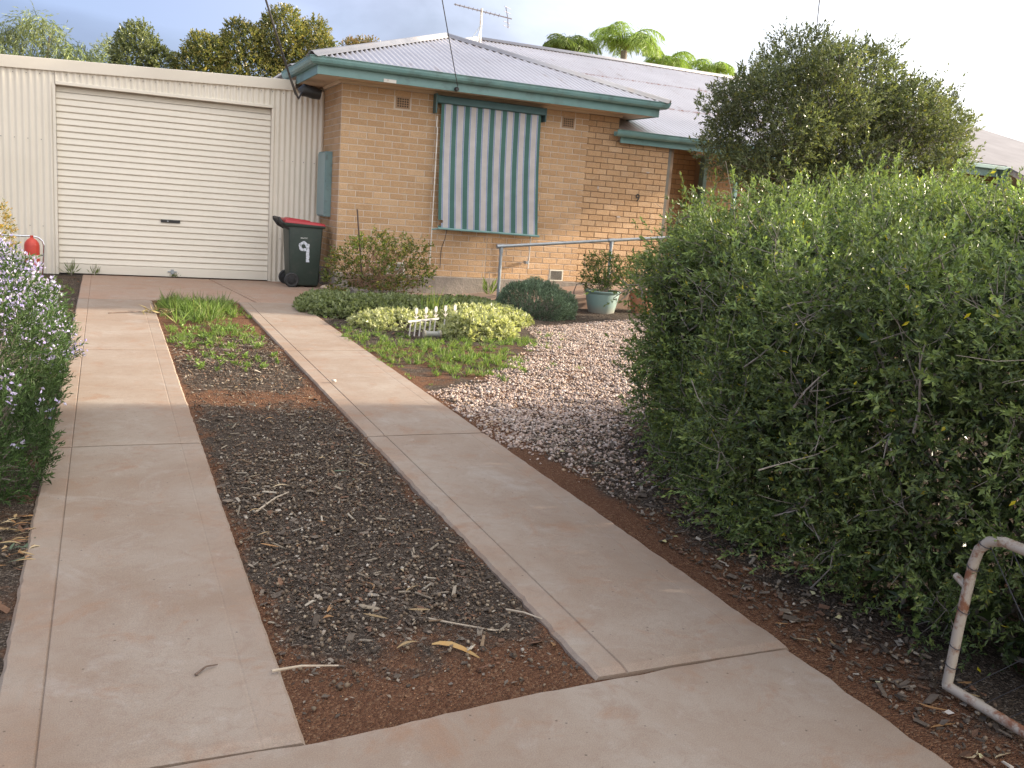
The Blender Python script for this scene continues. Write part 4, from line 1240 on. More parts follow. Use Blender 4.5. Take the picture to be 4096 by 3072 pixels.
# ---- gate leaf at lower right
gate = thing('pipe_gate', 'cream painted pipe gate frame with rust standing open against hedge', 'gate', (-0.65, -11.3, 0.0))
m, nt, b, _ = new_mat('rusty_gate_paint')
pos = geo_pos(nt)
c = mixc(nt, maprange(nt, noise(nt, 13, 6, 0.7, pos), 0.50, 0.60), (0.42, 0.365, 0.30), (0.22, 0.095, 0.05))
nt.links.new(c, b.inputs['Base Color']); b.inputs['Roughness'].default_value = 0.6
M['gate'] = m
gx = -0.65
arc = [(gx, -10.82, 0.035), (gx, -10.825, 0.22), (gx, -10.835, 0.41), (gx, -10.845, 0.455), (gx, -10.872, 0.488), (gx, -10.915, 0.502), (gx, -11.0, 0.502), (gx, -13.2, 0.49)]
MB().tube(arc, 0.0145, 10).build('frame', M['gate'], gate, smooth=True)
MB().tube([(gx, -10.815, 0.035), (gx, -13.2, 0.030)], 0.0145, 10).build('bottom_rail', M['gate'], gate, smooth=True)
MB().tube([(gx, -10.83, 0.335), (gx + 0.01, -10.78, 0.352)], 0.010, 8).build('lug', M['gate'], gate, smooth=True)
wpts = []
for k in range(30):
    t = k / 29; y = -10.83 - 0.9 * t
for k, (y_, z_) in enumerate([(-10.822, 0.10), (-10.824, 0.16), (-10.83, 0.27), (-10.836, 0.40), (-10.86, 0.475)]):
    an = np.linspace(0, 2 * PI, 9)
    MB().tube([(gx + 0.0165 * math.cos(a), y_ + 0.0165 * math.sin(a) , z_ + 0.006 * math.sin(a)) for a in an], 0.0016, 4).build('wire', M['dark_wire'], gate)
for k in range(7):
    y1 = -10.86 - k * 0.075
    MB().tube([(gx, y1, 0.495), (gx, y1 - 0.20, 0.26), (gx, y1 - 0.40, 0.04)], 0.0014, 4).build('mesh_wire', M['dark_wire'], gate)
    MB().tube([(gx + 0.003, y1 - 0.40, 0.495), (gx + 0.003, y1 - 0.20, 0.26), (gx + 0.003, y1, 0.04)], 0.0014, 4).build('mesh_wire', M['dark_wire'], gate)

# ================================================================== VEGETATION
def sd_poly(P, poly):
    """signed distance, positive inside"""
    x, y = P[:, 0], P[:, 1]
    best = np.full(len(P), 1e9); inside = np.zeros(len(P), bool)
    n = len(poly)
    for i in range(n):
        ax, ay = poly[i]; bx_, by_ = poly[(i + 1) % n]
        ex_, ey = bx_ - ax, by_ - ay
        t = np.clip(((x - ax) * ex_ + (y - ay) * ey) / (ex_ * ex_ + ey * ey), 0, 1)
        best = np.minimum(best, np.hypot(x - ax - t * ex_, y - ay - t * ey))
        c_ = ((ay > y) != (by_ > y)) & (x < (bx_ - ax) * (y - ay) / (by_ - ay + 1e-12) + ax)
        inside ^= c_
    return np.where(inside, best, -best)

# ---- hedge at right
hedge_poly = [(-0.38, -11.25), (-0.56, -10.7), (-0.67, -10.05), (-0.60, -9.4), (-0.36, -8.7), (-0.10, -8.2), (0.30, -7.92), (1.2, -7.8), (5.5, -7.8), (5.5, -11.3)]
hn1, hn2 = wob(3, 5.0), wob(4, 15.0)
def hedge_d(p):
    z = p[:, 2]
    a = sd_poly(p, hedge_poly) - 0.16 * np.clip(1 - z / 0.45, 0, 1) ** 1.5
    sm = np.clip((p[:, 0] - 0.0) / 0.8, 0, 1)
    lump = 0.05 * np.exp(-((p[:, 0] + 0.05) / 0.35) ** 2) * np.exp(-((p[:, 1] + 8.0) / 0.6) ** 2)
    top = 1.27 + 0.20 * sm * sm * (3 - 2 * sm) + lump + 0.03 * np.clip(p[:, 1] + 9, -1, 1)
    b_ = top - z
    r = 0.20
    d = r - np.hypot(np.clip(r - a, 0, None), np.clip(r - b_, 0, None))
    d = np.where((a > r) & (b_ > r), np.minimum(a, b_), d)
    return np.where(z > 0.0, d + 0.06 * hn1(p) + 0.045 * hn2(p), -1)
hedge = thing('hedge', 'big untrimmed green hedge with bare twigs along right of driveway', 'hedge', (1.5, -9, 0))
HP = [((0.115, 0.165, 0.062), 5), ((0.145, 0.205, 0.074), 4), ((0.095, 0.14, 0.058), 4), ((0.19, 0.24, 0.08), 1.5), ((0.10, 0.12, 0.05), 0.6), ((0.50, 0.42, 0.04), 0.10), ((0.48, 0.46, 0.26), 0.05)]
CE = shell_points(hedge_d, (-1.0, -11.4, 0.0), (2.3, -6.7, 1.75), 1650, 0.07)
CG = grad(hedge_d, CE)
CA = unit(CG * 0.9 + np.array([0, 0, 0.55]) + rng.normal(size=CE.shape) * 0.40)
CE = CE + CA * (rng.gamma(1.2, 0.030, (len(CE), 1)) - 0.02)
per = 18
off = rng.normal(size=(len(CE), per, 3)) * np.array([0.050, 0.050, 0.050])
off += CA[:, None] * (rng.uniform(-0.16, 0.03, (len(CE), per, 1)))
P = (CE[:, None] + off).reshape(-1, 3)
CAr = np.repeat(CA, per, 0)
A = unit(CAr + (off / 0.05).reshape(-1, 3) * 0.30 + rng.normal(size=P.shape) * 0.35)
tone = np.repeat((1 + 0.22 * rng.normal(size=len(CE))).clip(0.55, 1.5), per)
d_ = shoots(P, A, 12, 0.050 + 0.045 * rng.random(len(P)), 0.0205, 0.0086, HP, (30, 75), 0.55, None, tipcol=(0.24, 0.30, 0.08))
leaf_mesh('foliage', d_[0], d_[1], d_[2], d_[3], d_[4] * np.repeat(tone, 12)[:, None], M['leaf_gloss'], hedge, up=d_[5])
yl = CE[rng.choice(len(CE), 420)] + rng.normal(size=(420, 3)) * 0.05
leaf_mesh('yellow_leaves', yl, unit(rng.normal(size=(420, 3)) + np.array([-0.2, -0.2, -0.2])), rng.uniform(0.018, 0.034, 420), 0.010, pick_cols(420, [((0.62, 0.52, 0.03), 4), ((0.50, 0.52, 0.10), 2), ((0.58, 0.55, 0.36), 1)], 0.1), M['leaf'], hedge, fold=0.2)
fill = shell_points(lambda p: hedge_d(p) - 0.03, (-1.0, -11.4, 0.0), (2.3, -6.7, 1.75), 5500, 0.10)
FA = unit(grad(hedge_d, fill) * 0.7 + np.array([0, 0, 0.5]) + rng.normal(size=fill.shape) * 0.6)
d_ = shoots(fill, FA, 9, 0.07, 0.021, 0.0085, HP, (30, 80), 0.3)
leaf_mesh('foliage', *d_[:5], M['leaf_gloss'], hedge, up=d_[5])
# coarse leaves: inner ones darkened to deepen the inside shade, then the far end
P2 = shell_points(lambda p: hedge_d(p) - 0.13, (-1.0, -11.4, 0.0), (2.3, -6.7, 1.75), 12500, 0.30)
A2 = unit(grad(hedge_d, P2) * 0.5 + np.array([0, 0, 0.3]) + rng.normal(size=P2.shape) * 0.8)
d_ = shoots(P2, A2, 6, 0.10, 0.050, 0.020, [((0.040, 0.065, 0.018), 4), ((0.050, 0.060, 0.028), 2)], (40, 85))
leaf_mesh('dark_inner_foliage', *d_[:5], M['leaf_gloss'], hedge, up=d_[5])
P3 = shell_points(hedge_d, (2.25, -11.4, 0.0), (5.5, -6.7, 1.75), 2800, 0.15)
A3 = unit(grad(hedge_d, P3) * 0.8 + np.array([0, 0, 0.6]) + rng.normal(size=P3.shape) * 0.55)
d_ = shoots(P3, A3, 9, 0.09, 0.042, 0.017, HP, (30, 75), 0.5, tipcol=(0.17, 0.24, 0.04))
leaf_mesh('far_foliage', *d_[:5], M['leaf_gloss'], hedge, up=d_[5])
# twigs: bare grey twigs near the surface, heavier stems from the ground
# branching grey twigs that run from inside out to the shoots, and heavier stems
mb = MB()
for i in rng.choice(len(CE), 1100, replace=False):
    tip = Vector(CE[i] + CA[i] * rng.uniform(-0.06, 0.04)); ax = Vector(CA[i])
    root = tip - ax * rng.uniform(0.12, 0.30) + Vector(rng.normal(size=3)) * 0.06
    root.z = max(root.z, 0.02)
    mid_ = root.lerp(tip, 0.5) + Vector(rng.normal(size=3)) * 0.022
    r_ = rng.uniform(0.0012, 0.0030)
    mb.tube([root, root.lerp(mid_, 0.5) + Vector(rng.normal(size=3)) * 0.01, mid_, mid_.lerp(tip, 0.5) + Vector(rng.normal(size=3)) * 0.01, tip], [r_ * 1.6, r_ * 1.4, r_ * 1.15, r_ * 0.9, r_ * 0.5], 4, cap=False)
    for q in range(3):
        st0 = root.lerp(tip, rng.uniform(0.35, 0.8)) if q else mid_
        en0 = st0 + (ax * 0.6 + Vector(rng.normal(size=3)) * 0.55) * rng.uniform(0.08, 0.17)
        mb.tube([st0, st0.lerp(en0, 0.5) + Vector(rng.normal(size=3)) * 0.008, en0], [r_ * 0.8, r_ * 0.6, r_ * 0.35], 4, cap=False)
o = mb.build('twigs', M['twig'], hedge, smooth=True); o['kind'] = 'stuff'
sel = rng.choice(len(CE), 170, replace=False)
en = CE[sel] - CG[sel] * 0.20
bs = np.stack([en[:, 0] + 0.22 + rng.normal(size=len(sel)) * 0.08, en[:, 1] + rng.normal(size=len(sel)) * 0.15, np.full(len(sel), 0.0)], 1)
okb = (sd_poly(bs, hedge_poly) > 0.22) & (en[:, 2] > 0.15) & (sd_poly(en, hedge_poly) > 0.12)
twigs('stems', bs[okb], en[okb], 0.009, 0.003, M['bark'], hedge, 0.07, 5, 5)

# ---- round tree behind the hedge
tree = thing('garden_tree', 'bushy small-leaved round tree standing behind the hedge before the porch', 'tree', (5.35, -3, 0))
TY = -3.0
tb = [((4.78, TY, 2.48), (0.86, 0.80, 0.70)), ((5.15, TY, 2.92), (0.72, 0.72, 0.64)), ((5.75, TY, 2.90), (0.70, 0.70, 0.62)), ((6.95, TY, 2.68), (0.66, 0.66, 0.58)), ((6.35, TY, 2.30), (1.15, 0.85, 0.80)), ((5.75, TY, 1.75), (0.95, 0.75, 0.70)), ((7.05, TY, 2.35), (0.58, 0.6, 0.58))]
td = blob_d(tb, wob(21, 4.2), 0.22)
TP_ = [((0.125, 0.155, 0.082), 5), ((0.165, 0.195, 0.10), 4), ((0.095, 0.12, 0.066), 3), ((0.22, 0.23, 0.10), 1.2), ((0.34, 0.29, 0.03), 0.15)]
P = shell_points(td, (3.3, -4.2, 0.9), (8.3, -1.8, 4.1), 14500, 0.24)
A = unit(grad(td, P) * 0.8 + np.array([0, 0, 0.5]) + rng.normal(size=P.shape) * 0.6)
tall = (rng.random(len(P)) < 0.08)[:, None] * rng.uniform(0.03, 0.22, (len(P), 1))
d_ = shoots(P + A * tall, A, 9, 0.10 + 0.07 * rng.random(len(P)), 0.044, 0.018, TP_, (30, 75), 0.45, wob(22, 3.0), tipcol=(0.19, 0.20, 0.05))
leaf_mesh('crown', *d_[:5], M['leaf_gloss'], tree, up=d_[5])
sel = rng.choice(len(P), 600)
cen = np.array([5.5, TY, 1.9])
twigs('branches', P[sel] + (cen - P[sel]) * rng.uniform(0.15, 0.5, (600, 1)), P[sel] + A[sel] * 0.05, 0.007, 0.0025, M['bark'], tree, 0.08, 3)
lim = [Vector(c) for c, r in tb]
trk = MB().tube([(5.25, TY, -0.05), (5.18, TY, 0.6), (5.32, TY + 0.02, 1.2), (5.45, TY, 1.8)], [0.095, 0.08, 0.07, 0.055], 8)
for c_ in lim:
    trk.tube([(5.32, TY + 0.02, 1.1), tuple(Vector((5.4, TY, 1.6)).lerp(c_, 0.5)), tuple(c_)], [0.05, 0.034, 0.014], 6)
trk.build('trunk', M['bark'], tree, smooth=True)

# ---- rosemary at left
ros = thing('rosemary_bush', 'rosemary bush with pale lilac flowers at left edge beside the driveway', 'bush', (-3.6, -7.5, 0))
rb_ = [((-3.66, -7.65, 0.42), (0.62, 1.28, 0.58)), ((-3.66, -6.35, 0.33), (0.52, 0.95, 0.42)), ((-3.60, -8.4, 0.22), (0.55, 0.50, 0.42))]
rd0 = blob_d(rb_, wob(31, 6.0), 0.085)
rd = lambda p: np.where(p[:, 2] > 0.0, rd0(p), -1)
P = shell_points(rd, (-4.4, -9.1, 0.0), (-2.8, -5.2, 1.3), 7000, 0.085)
P = P[(P[:, 0] > -3.9) | (rng.random(len(P)) < 0.4)]
A = unit(grad(rd, P) * 0.6 + np.array([0, 0, 0.75]) + rng.normal(size=P.shape) * 0.35)
d_ = shoots(P - A * 0.05, A, 19, 0.09 + 0.05 * rng.random(len(P)), 0.025, 0.0058, [((0.045, 0.082, 0.026), 4), ((0.062, 0.105, 0.034), 3), ((0.085, 0.12, 0.055), 1.2)], (35, 70), 0.35, wob(33, 4.0))
leaf_mesh('foliage', *d_[:5], M['leaf_dull'], ros, up=d_[5])
fl_p = np.clip((0.12 + 1.1 * (P[:, 2] - 0.35) + 0.16 * (P[:, 1] + 8.0)) * (0.8 + 0.9 * wob(35, 7.0)(P)), 0.015, 0.9)
sel = np.where(rng.random(len(P)) < fl_p * 0.75)[0]
k_ = 9
FP = (P[sel, None] + A[sel, None] * rng.uniform(0.0, 0.09, (len(sel), k_, 1)) + rng.normal(size=(len(sel), k_, 3)) * 0.010).reshape(-1, 3)
FD = unit(rng.normal(size=FP.shape) + np.array([0, 0, 0.3]))
FC = pick_cols(len(FP), [((0.50, 0.44, 0.72), 4), ((0.62, 0.57, 0.78), 2.5), ((0.38, 0.32, 0.64), 2)], 0.1)
leaf_mesh('flowers', FP, FD, 0.018, 0.013, FC, leaf_mat('petal', 0.6, 0.3), ros)
sel = rng.choice(len(P), 350)
twigs('stems', np.stack([P[sel, 0] * 0.5 - 1.85, P[sel, 1] * 0.85 - 1.1, np.full(len(sel), 0.0)], 1), P[sel], 0.006, 0.002, M['bark'], ros, 0.06, 3)

# ---- golden shrub behind the rosemary
gs = thing('golden_shrub', 'small golden-leaved shrub at the left edge above the rosemary', 'shrub', (-3.95, -3.0, 0))
gd = blob_d([((-4.0, -3.0, 0.62), (0.36, 0.35, 0.38)), ((-3.82, -3.0, 0.85), (0.16, 0.2, 0.17)), ((-3.66, -3.0, 0.72), (0.09, 0.1, 0.06))], wob(41, 9), 0.03)
P = shell_points(gd, (-4.5, -3.5, 0.1), (-3.5, -2.6, 1.1), 900, 0.10)
A = unit(grad(gd, P) + np.array([0, 0, 0.4]) + rng.normal(size=P.shape) * 0.5)
d_ = shoots(P, A, 9, 0.06, 0.028, 0.009, [((0.38, 0.24, 0.03), 3), ((0.26, 0.22, 0.04), 2), ((0.14, 0.15, 0.04), 2)])
leaf_mesh('foliage', *d_[:5], M['leaf'], gs, up=d_[5])
twigs('stems', [(-4.0, -3.0, 0.0)] * 14, P[rng.choice(len(P), 14)], 0.008, 0.003, M['bark'], gs)

# ---- straggly rose bush
rose = thing('rose_bush', 'straggly rose bush with reddish young leaves before the brick wall', 'bush', (0.1, -1.5, 0))
rsd = blob_d([((0.10, -1.5, 0.46), (0.46, 0.42, 0.34)), ((0.45, -1.5, 0.48), (0.42, 0.38, 0.34)), ((-0.12, -1.5, 0.38), (0.32, 0.36, 0.32)), ((0.30, -1.55, 0.62), (0.38, 0.3, 0.22))], wob(51, 8), 0.13)
P = shell_points(rsd, (-0.75, -2.1, 0.1), (1.05, -0.95, 1.1), 820, 0.30)
A = unit(grad(rsd, P) + np.array([0, 0, 0.5]) + rng.normal(size=P.shape) * 0.7)
d_ = shoots(P, A, 7, 0.10, 0.034, 0.019, [((0.11, 0.145, 0.035), 5), ((0.16, 0.185, 0.04), 3), ((0.26, 0.16, 0.06), 0.8), ((0.34, 0.31, 0.05), 0.9)], (40, 80), 0.3, wob(52, 7))
leaf_mesh('foliage', *d_[:5], M['leaf'], rose, up=d_[5])
sel = rng.choice(len(P), 170)
twigs('canes', np.stack([0.1 + rng.normal(size=170) * 0.10, -1.55 + rng.normal(size=170) * 0.06, np.full(170, 0.10)], 1), P[sel] + A[sel] * 0.08, 0.0055, 0.002, M['red_stem'], rose, 0.09, 4)

# ---- clipped lavender mound
lav = thing('lavender_bush', 'dense grey-green rounded lavender mound in front of the ramp', 'bush', (2.0, -2.25, 0))
ld0 = blob_d([((1.99, -2.25, 0.06), (0.57, 0.46, 0.36))], wob(61, 8), 0.05)
ld = lambda p: np.where(p[:, 2] > 0, ld0(p), -1)
P = shell_points(ld, (1.3, -2.9, 0), (2.7, -1.6, 0.6), 3600, 0.05)
A = unit(grad(ld, P) * 0.8 + np.array([0, 0, 0.5]) + rng.normal(size=P.shape) * 0.3)
d_ = shoots(P - A * 0.03, A, 10, 0.06, 0.023, 0.0070, [((0.12, 0.165, 0.115), 4), ((0.155, 0.205, 0.15), 3), ((0.08, 0.115, 0.08), 2)], (25, 60), 0.4, wob(62, 9))
leaf_mesh('foliage', *d_[:5], M['leaf_dull'], lav, up=d_[5])
twigs('stems', [(2.0, -2.25, 0.0)] * 60, P[rng.choice(len(P), 60)], 0.006, 0.003, M['bark'], lav)

# ---- variegated ground cover
gcv = thing('variegated_groundcover', 'cream and green variegated ground cover spilling over the garden bed', 'ground cover', (0.5, -2.8, 0))
gb_ = [((0.05, -3.35, 0.0), (0.72, 0.48, 0.15)), ((0.72, -3.42, 0.0), (0.52, 0.62, 0.20)), ((1.12, -2.95, 0.0), (0.46, 0.55, 0.18)), ((0.45, -2.4, 0.0), (1.05, 0.62, 0.19)), ((-0.30, -2.4, 0.0), (0.55, 0.55, 0.19)), ((1.25, -1.75, 0.0), (0.62, 0.50, 0.15)), ((-0.52, -1.7, 0.0), (0.28, 0.4, 0.13)), ((0.55, -3.95, 0.0), (0.45, 0.36, 0.24)), ((0.36, -4.10, 0.0), (0.22, 0.20, 0.26)), ((0.62, -4.05, 0.0), (0.25, 0.22, 0.24))]
gd0 = blob_d(gb_, wob(71, 5), 0.075)
gcd = lambda p: np.where(p[:, 2] > -0.01, gd0(p), -1)
P = shell_points(gcd, (-1.0, -4.4, -0.01), (2.0, -1.0, 0.36), 5200, 0.05)
A = unit(grad(gcd, P) * 0.5 + np.array([0, -0.1, 0.75]) + rng.normal(size=P.shape) * 0.6)
d_ = shoots(P - A * 0.03, A, 5, 0.055, 0.044, 0.030, [((0.10, 0.15, 0.045), 4), ((0.16, 0.20, 0.07), 3), ((0.07, 0.11, 0.035), 3)], (45, 80), 0.15)
front = np.clip((-2.75 - d_[0][:, 1]) / 0.5, 0.12, 1.0)  # front leaves coloured brighter, putting the sunlight on that part into the rims
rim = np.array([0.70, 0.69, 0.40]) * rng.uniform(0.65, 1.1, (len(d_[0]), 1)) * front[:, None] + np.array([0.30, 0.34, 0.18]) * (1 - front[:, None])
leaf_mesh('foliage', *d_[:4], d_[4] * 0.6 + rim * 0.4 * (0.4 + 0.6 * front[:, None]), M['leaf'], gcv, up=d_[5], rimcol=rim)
# tuft of bulb leaves among it
bl = thing('bulb_clump', 'upright pale green bulb leaves poking from variegated ground cover', 'plant', (0.36, -3.1, 0))
n_ = 26
BP = np.array([0.36, -3.1, 0.05]) + rng.normal(size=(n_, 3)) * np.array([0.05, 0.04, 0.0])
BD = unit(np.array([0, 0, 1.0]) + rng.normal(size=(n_, 3)) * 0.28)
leaf_mesh('leaves', BP, BD, rng.uniform(0.22, 0.42, n_), 0.016, pick_cols(n_, [((0.24, 0.30, 0.08), 1), ((0.16, 0.24, 0.06), 1)]), M['grass'], bl)

# ---- plant in the green pot, one in terracotta pot
def pot_plant(name, label, c, r, n_, seedv):
    t = thing(name, label, 'plant', c)
    dd = blob_d([(c + np.array([0, 0, 0.26]), r), (c + np.array([-0.14, 0, 0.18]), r * 0.6), (c + np.array([0.08, 0, 0.36]), r * 0.55)], wob(seedv, 12), 0.05)
    P = shell_points(dd, c - 0.6, c + np.array([0.6, 0.6, 0.8]), n_, 0.2)
    P = P[P[:, 2] > c[2] + 0.02]
    A = unit(P - c + rng.normal(size=P.shape) * 0.25)
    d_ = shoots(P, A, 7, 0.07, 0.026, 0.013, [((0.07, 0.115, 0.03), 4), ((0.10, 0.15, 0.04), 3), ((0.13, 0.14, 0.05), 1)], (40, 75))
    leaf_mesh('foliage', *d_[:5], M['leaf'], t, up=d_[5])
    sel = rng.choice(len(P), 22)
    twigs('stems', [tuple(c + rng.normal(size=3) * np.array([0.03, 0.03, 0])) for _ in sel], P[sel], 0.006, 0.003, M['bark'], t)
pot_plant('pot_shrub', 'twiggy small green shrub growing in the pale green pot', np.array([3.20, -1.75, 0.27]), np.array([0.27, 0.24, 0.22]), 620, 81)
pot_plant('pot_shrub', 'leafy plant growing in the terracotta pot by hedge', np.array([3.92, -1.62, 0.27]), np.array([0.3, 0.26, 0.25]), 500, 82)

# ---- small weeds against the wall and the garage
def weed(label, c, h, n_, colr, wleaf=0.02):
    t = thing('weed', label, 'weed', c)
    P = np.array(c) + rng.normal(size=(n_, 3)) * np.array([0.02, 0.02, 0])
    P[:, 2] = c[2]
    D = unit(np.array([0, 0, 1.0]) + rng.normal(size=(n_, 3)) * 0.5)
    leaf_mesh('leaves', P + D * h * rng.uniform(0, 0.5, (n_, 1)), D, h * rng.uniform(0.4, 0.8, n_), wleaf, pick_cols(n_, [(colr, 1)]), M['grass'], t)
    twigs('stem', [tuple(c)] * 4, [tuple(np.array(c) + np.array([random.gauss(0, .04), random.gauss(0, .04), h])) for _ in range(4)], 0.003, 0.0015, M['grass'] if False else M['twig'], t)
weed('small upright weed growing at the foot of wall behind handrail', (2.18, -0.28, 0.03), 0.26, 30, (0.14, 0.20, 0.05), 0.03)
weed('leafy weed in the corner left of the roller door', (-3.30, 0.92, 0.0), 0.20, 26, (0.13, 0.17, 0.06), 0.014)
weed('weed beside the left jamb of roller door, shorter one', (-3.02, 0.95, 0.0), 0.15, 20, (0.13, 0.17, 0.06), 0.014)
weed('low weed on the door sill under the small chain', (-2.02, 1.0, 0.012), 0.06, 40, (0.12, 0.16, 0.05), 0.01)
weed('low weed clump beside the bin stone at wall corner', (0.02, -0.55, 0.0), 0.13, 30, (0.12, 0.18, 0.05), 0.02)

# ---- grass
def in_poly(P, poly): return sd_poly(P, poly) > 0
gp = []; gh = []
pn = wob(91, 3.0); pn2 = wob(92, 9.0)
gd_ = []
def grass_patch(poly, n_, h, thr, bl=13):
    """tufts: blades fanning out of common roots"""
    lo = np.min(poly, 0); hi = np.max(poly, 0)
    nt_ = max(1, n_ // bl)
    p = np.zeros((nt_ * 12, 3)); p[:, :2] = lo + (hi - lo) * rng.random((nt_ * 12, 2))
    s_ = sd_poly(p, poly)
    ok = (s_ + 0.20 * pn(p) + 0.16 * pn2(p) > thr + 0.10 * rng.normal(size=len(p)))
    p = p[ok][:nt_]
    hs = h * rng.uniform(0.45, 1.3, len(p))
    q = np.repeat(p, bl, 0); hh = np.repeat(hs, bl) * rng.uniform(0.5, 1.15, len(p) * bl)
    q[:, :2] += rng.normal(size=(len(q), 2)) * 0.012
    gp.append(q); gh.append(hh)
    gd_.append(unit(np.array([0, 0, 1.0]) + np.repeat(rng.normal(size=(len(p), 3)) * 0.18, bl, 0) + rng.normal(size=q.shape) * np.array([0.62, 0.62, 0.05])))
grass_patch([(-2.40, -1.75), (-1.50, -1.75), (-1.56, -3.2), (-1.8, -4.6), (-2.38, -4.7)], 4200, 0.06, 0.04)
grass_patch([(-2.30, -2.0), (-1.68, -2.0), (-1.64, -3.3), (-2.15, -3.5)], 2200, 0.17, -0.06)
grass_patch([(-2.35, -1.72), (-1.52, -1.72), (-1.52, -2.2), (-2.35, -2.2)], 900, 0.07, 0.05)
grass_patch([(-2.38, -4.6), (-1.55, -4.7), (-1.57, -5.9), (-2.2, -5.9)], 350, 0.045, 0.24)
grass_patch([(-0.80, -3.6), (-0.62, -3.6), (-0.2, -4.3), (1.1, -3.95), (1.3, -4.3), (0.7, -5.2), (-0.15, -6.3), (-0.74, -6.5)], 5600, 0.065, 0.13)
grass_patch([(-0.82, -2.4), (-0.70, -2.4), (-0.70, -6.4), (-0.86, -6.4)], 800, 0.03, -0.02)
grass_patch([(0.9, -3.9), (2.0, -3.1), (2.6, -3.3), (1.2, -4.6)], 800, 0.05, 0.24)
grass_patch([(-3.6, 0.4), (-3.17, 0.4), (-3.17, -3.2), (-3.6, -3.2)], 600, 0.05, 0.22)
P = np.concatenate(gp); H = np.concatenate(gh)
P[:, 2] = soil_z(P[:, 0], P[:, 1]) + 0.004
D = np.concatenate(gd_)
cl = pick_cols(len(P), [((0.15, 0.23, 0.055), 4), ((0.21, 0.30, 0.075), 3), ((0.105, 0.165, 0.04), 3), ((0.28, 0.28, 0.12), 0.9)], 0.25)
tag(leaf_mesh('grass', P, D, H, 0.006 + 0.02 * H, cl, M['grass'], mid=0.3), 'patchy green grass and weeds between and beside the concrete strips', 'grass', kind='stuff')
# broad-leaved weeds among the grass
P = np.concatenate([np.array([[random.uniform(-2.35, -1.6), random.uniform(-4.9, -3.6), 0] for _ in range(60)]), np.array([[random.uniform(-2.3, -1.6), random.uniform(-5.9, -5.2), 0] for _ in range(26)]), np.array([[random.uniform(-0.6, 0.3), random.uniform(-6.0, -4.3), 0] for _ in range(30)])])
P[:, 2] = soil_z(P[:, 0], P[:, 1])
A = unit(np.array([0, 0, 1.0]) + rng.normal(size=P.shape) * 0.2)
d_ = shoots(P, A, 10, 0.025, 0.034, 0.016, [((0.14, 0.21, 0.05), 3), ((0.20, 0.27, 0.08), 2)], (55, 88), 0.1)
tag(leaf_mesh('broadleaf_weeds', *d_[:5], M['leaf'], up=d_[5]), 'low broad-leaved weeds scattered through the grass', 'weeds', kind='stuff')

# ================================================================== GROUND LITTER
t_ = (1 + 5 ** 0.5) / 2
ICO_V = np.array([(-1, t_, 0), (1, t_, 0), (-1, -t_, 0), (1, -t_, 0), (0, -1, t_), (0, 1, t_), (0, -1, -t_), (0, 1, -t_), (t_, 0, -1), (t_, 0, 1), (-t_, 0, -1), (-t_, 0, 1)]) / math.sqrt(1 + t_ * t_)
ICO_F = np.array([(0, 11, 5), (0, 5, 1), (0, 1, 7), (0, 7, 10), (0, 10, 11), (1, 5, 9), (5, 11, 4), (11, 10, 2), (10, 7, 6), (7, 1, 8), (3, 9, 4), (3, 4, 2), (3, 2, 6), (3, 6, 8), (3, 8, 9), (4, 9, 5), (2, 4, 11), (6, 2, 10), (8, 6, 7), (9, 8, 1)])
def rotz_tilt(n_, tilt):
    a = rng.uniform(0, 2 * PI, n_); bx1 = rng.normal(size=n_) * tilt; by1 = rng.normal(size=n_) * tilt
    ca, sa = np.cos(a), np.sin(a)
    Rz = np.zeros((n_, 3, 3)); Rz[:, 0, 0] = ca; Rz[:, 0, 1] = -sa; Rz[:, 1, 0] = sa; Rz[:, 1, 1] = ca; Rz[:, 2, 2] = 1
    T = np.zeros((n_, 3, 3)); T[:, 0, 0] = 1; T[:, 1, 1] = np.cos(bx1); T[:, 1, 2] = -np.sin(bx1); T[:, 2, 1] = np.sin(bx1); T[:, 2, 2] = np.cos(bx1)
    T2 = np.zeros((n_, 3, 3)); T2[:, 1, 1] = 1; T2[:, 0, 0] = np.cos(by1); T2[:, 0, 2] = np.sin(by1); T2[:, 2, 0] = -np.sin(by1); T2[:, 2, 2] = np.cos(by1)
    return Rz @ T @ T2
OCT_V = np.array([(1, 0, 0), (-1, 0, 0), (0, 1, 0), (0, -1, 0), (0, 0, 1), (0, 0, -1)], float)
OCT_F = np.array([(0, 2, 4), (2, 1, 4), (1, 3, 4), (3, 0, 4), (2, 0, 5), (1, 2, 5), (3, 1, 5), (0, 3, 5)])
def stones(name, P, size, flat, cols, m, jit=0.12, smooth=True, low=False):
    n_ = len(P)
    BV, BF = (OCT_V, OCT_F) if low else (ICO_V, ICO_F)
    nv_ = len(BV)
    base = BV[None] * (1 + jit * rng.normal(size=(n_, nv_, 1)))
    sc = np.stack([size, size * rng.uniform(0.6, 0.95, n_), size * flat * rng.uniform(0.8, 1.2, n_)], 1)
    V = np.einsum('nij,nkj->nki', rotz_tilt(n_, 0.35), base * sc[:, None]) + P[:, None]
    F = (np.arange(n_)[:, None, None] * nv_ + BF[None]).reshape(-1, 3)
    return mesh_np(name, V.reshape(-1, 3), F, m, None, smooth=smooth, col=np.repeat(cols[:, None], nv_, 1).reshape(-1, 3))
BOX_V = np.array([(-1, -1, -1), (1, -1, -1), (1, 1, -1), (-1, 1, -1), (-1, -1, 1), (1, -1, 1), (1, 1, 1), (-1, 1, 1)]) * 0.5
BOX_F = np.array([(0, 3, 2, 1), (4, 5, 6, 7), (0, 1, 5, 4), (1, 2, 6, 5), (2, 3, 7, 6), (3, 0, 4, 7)])
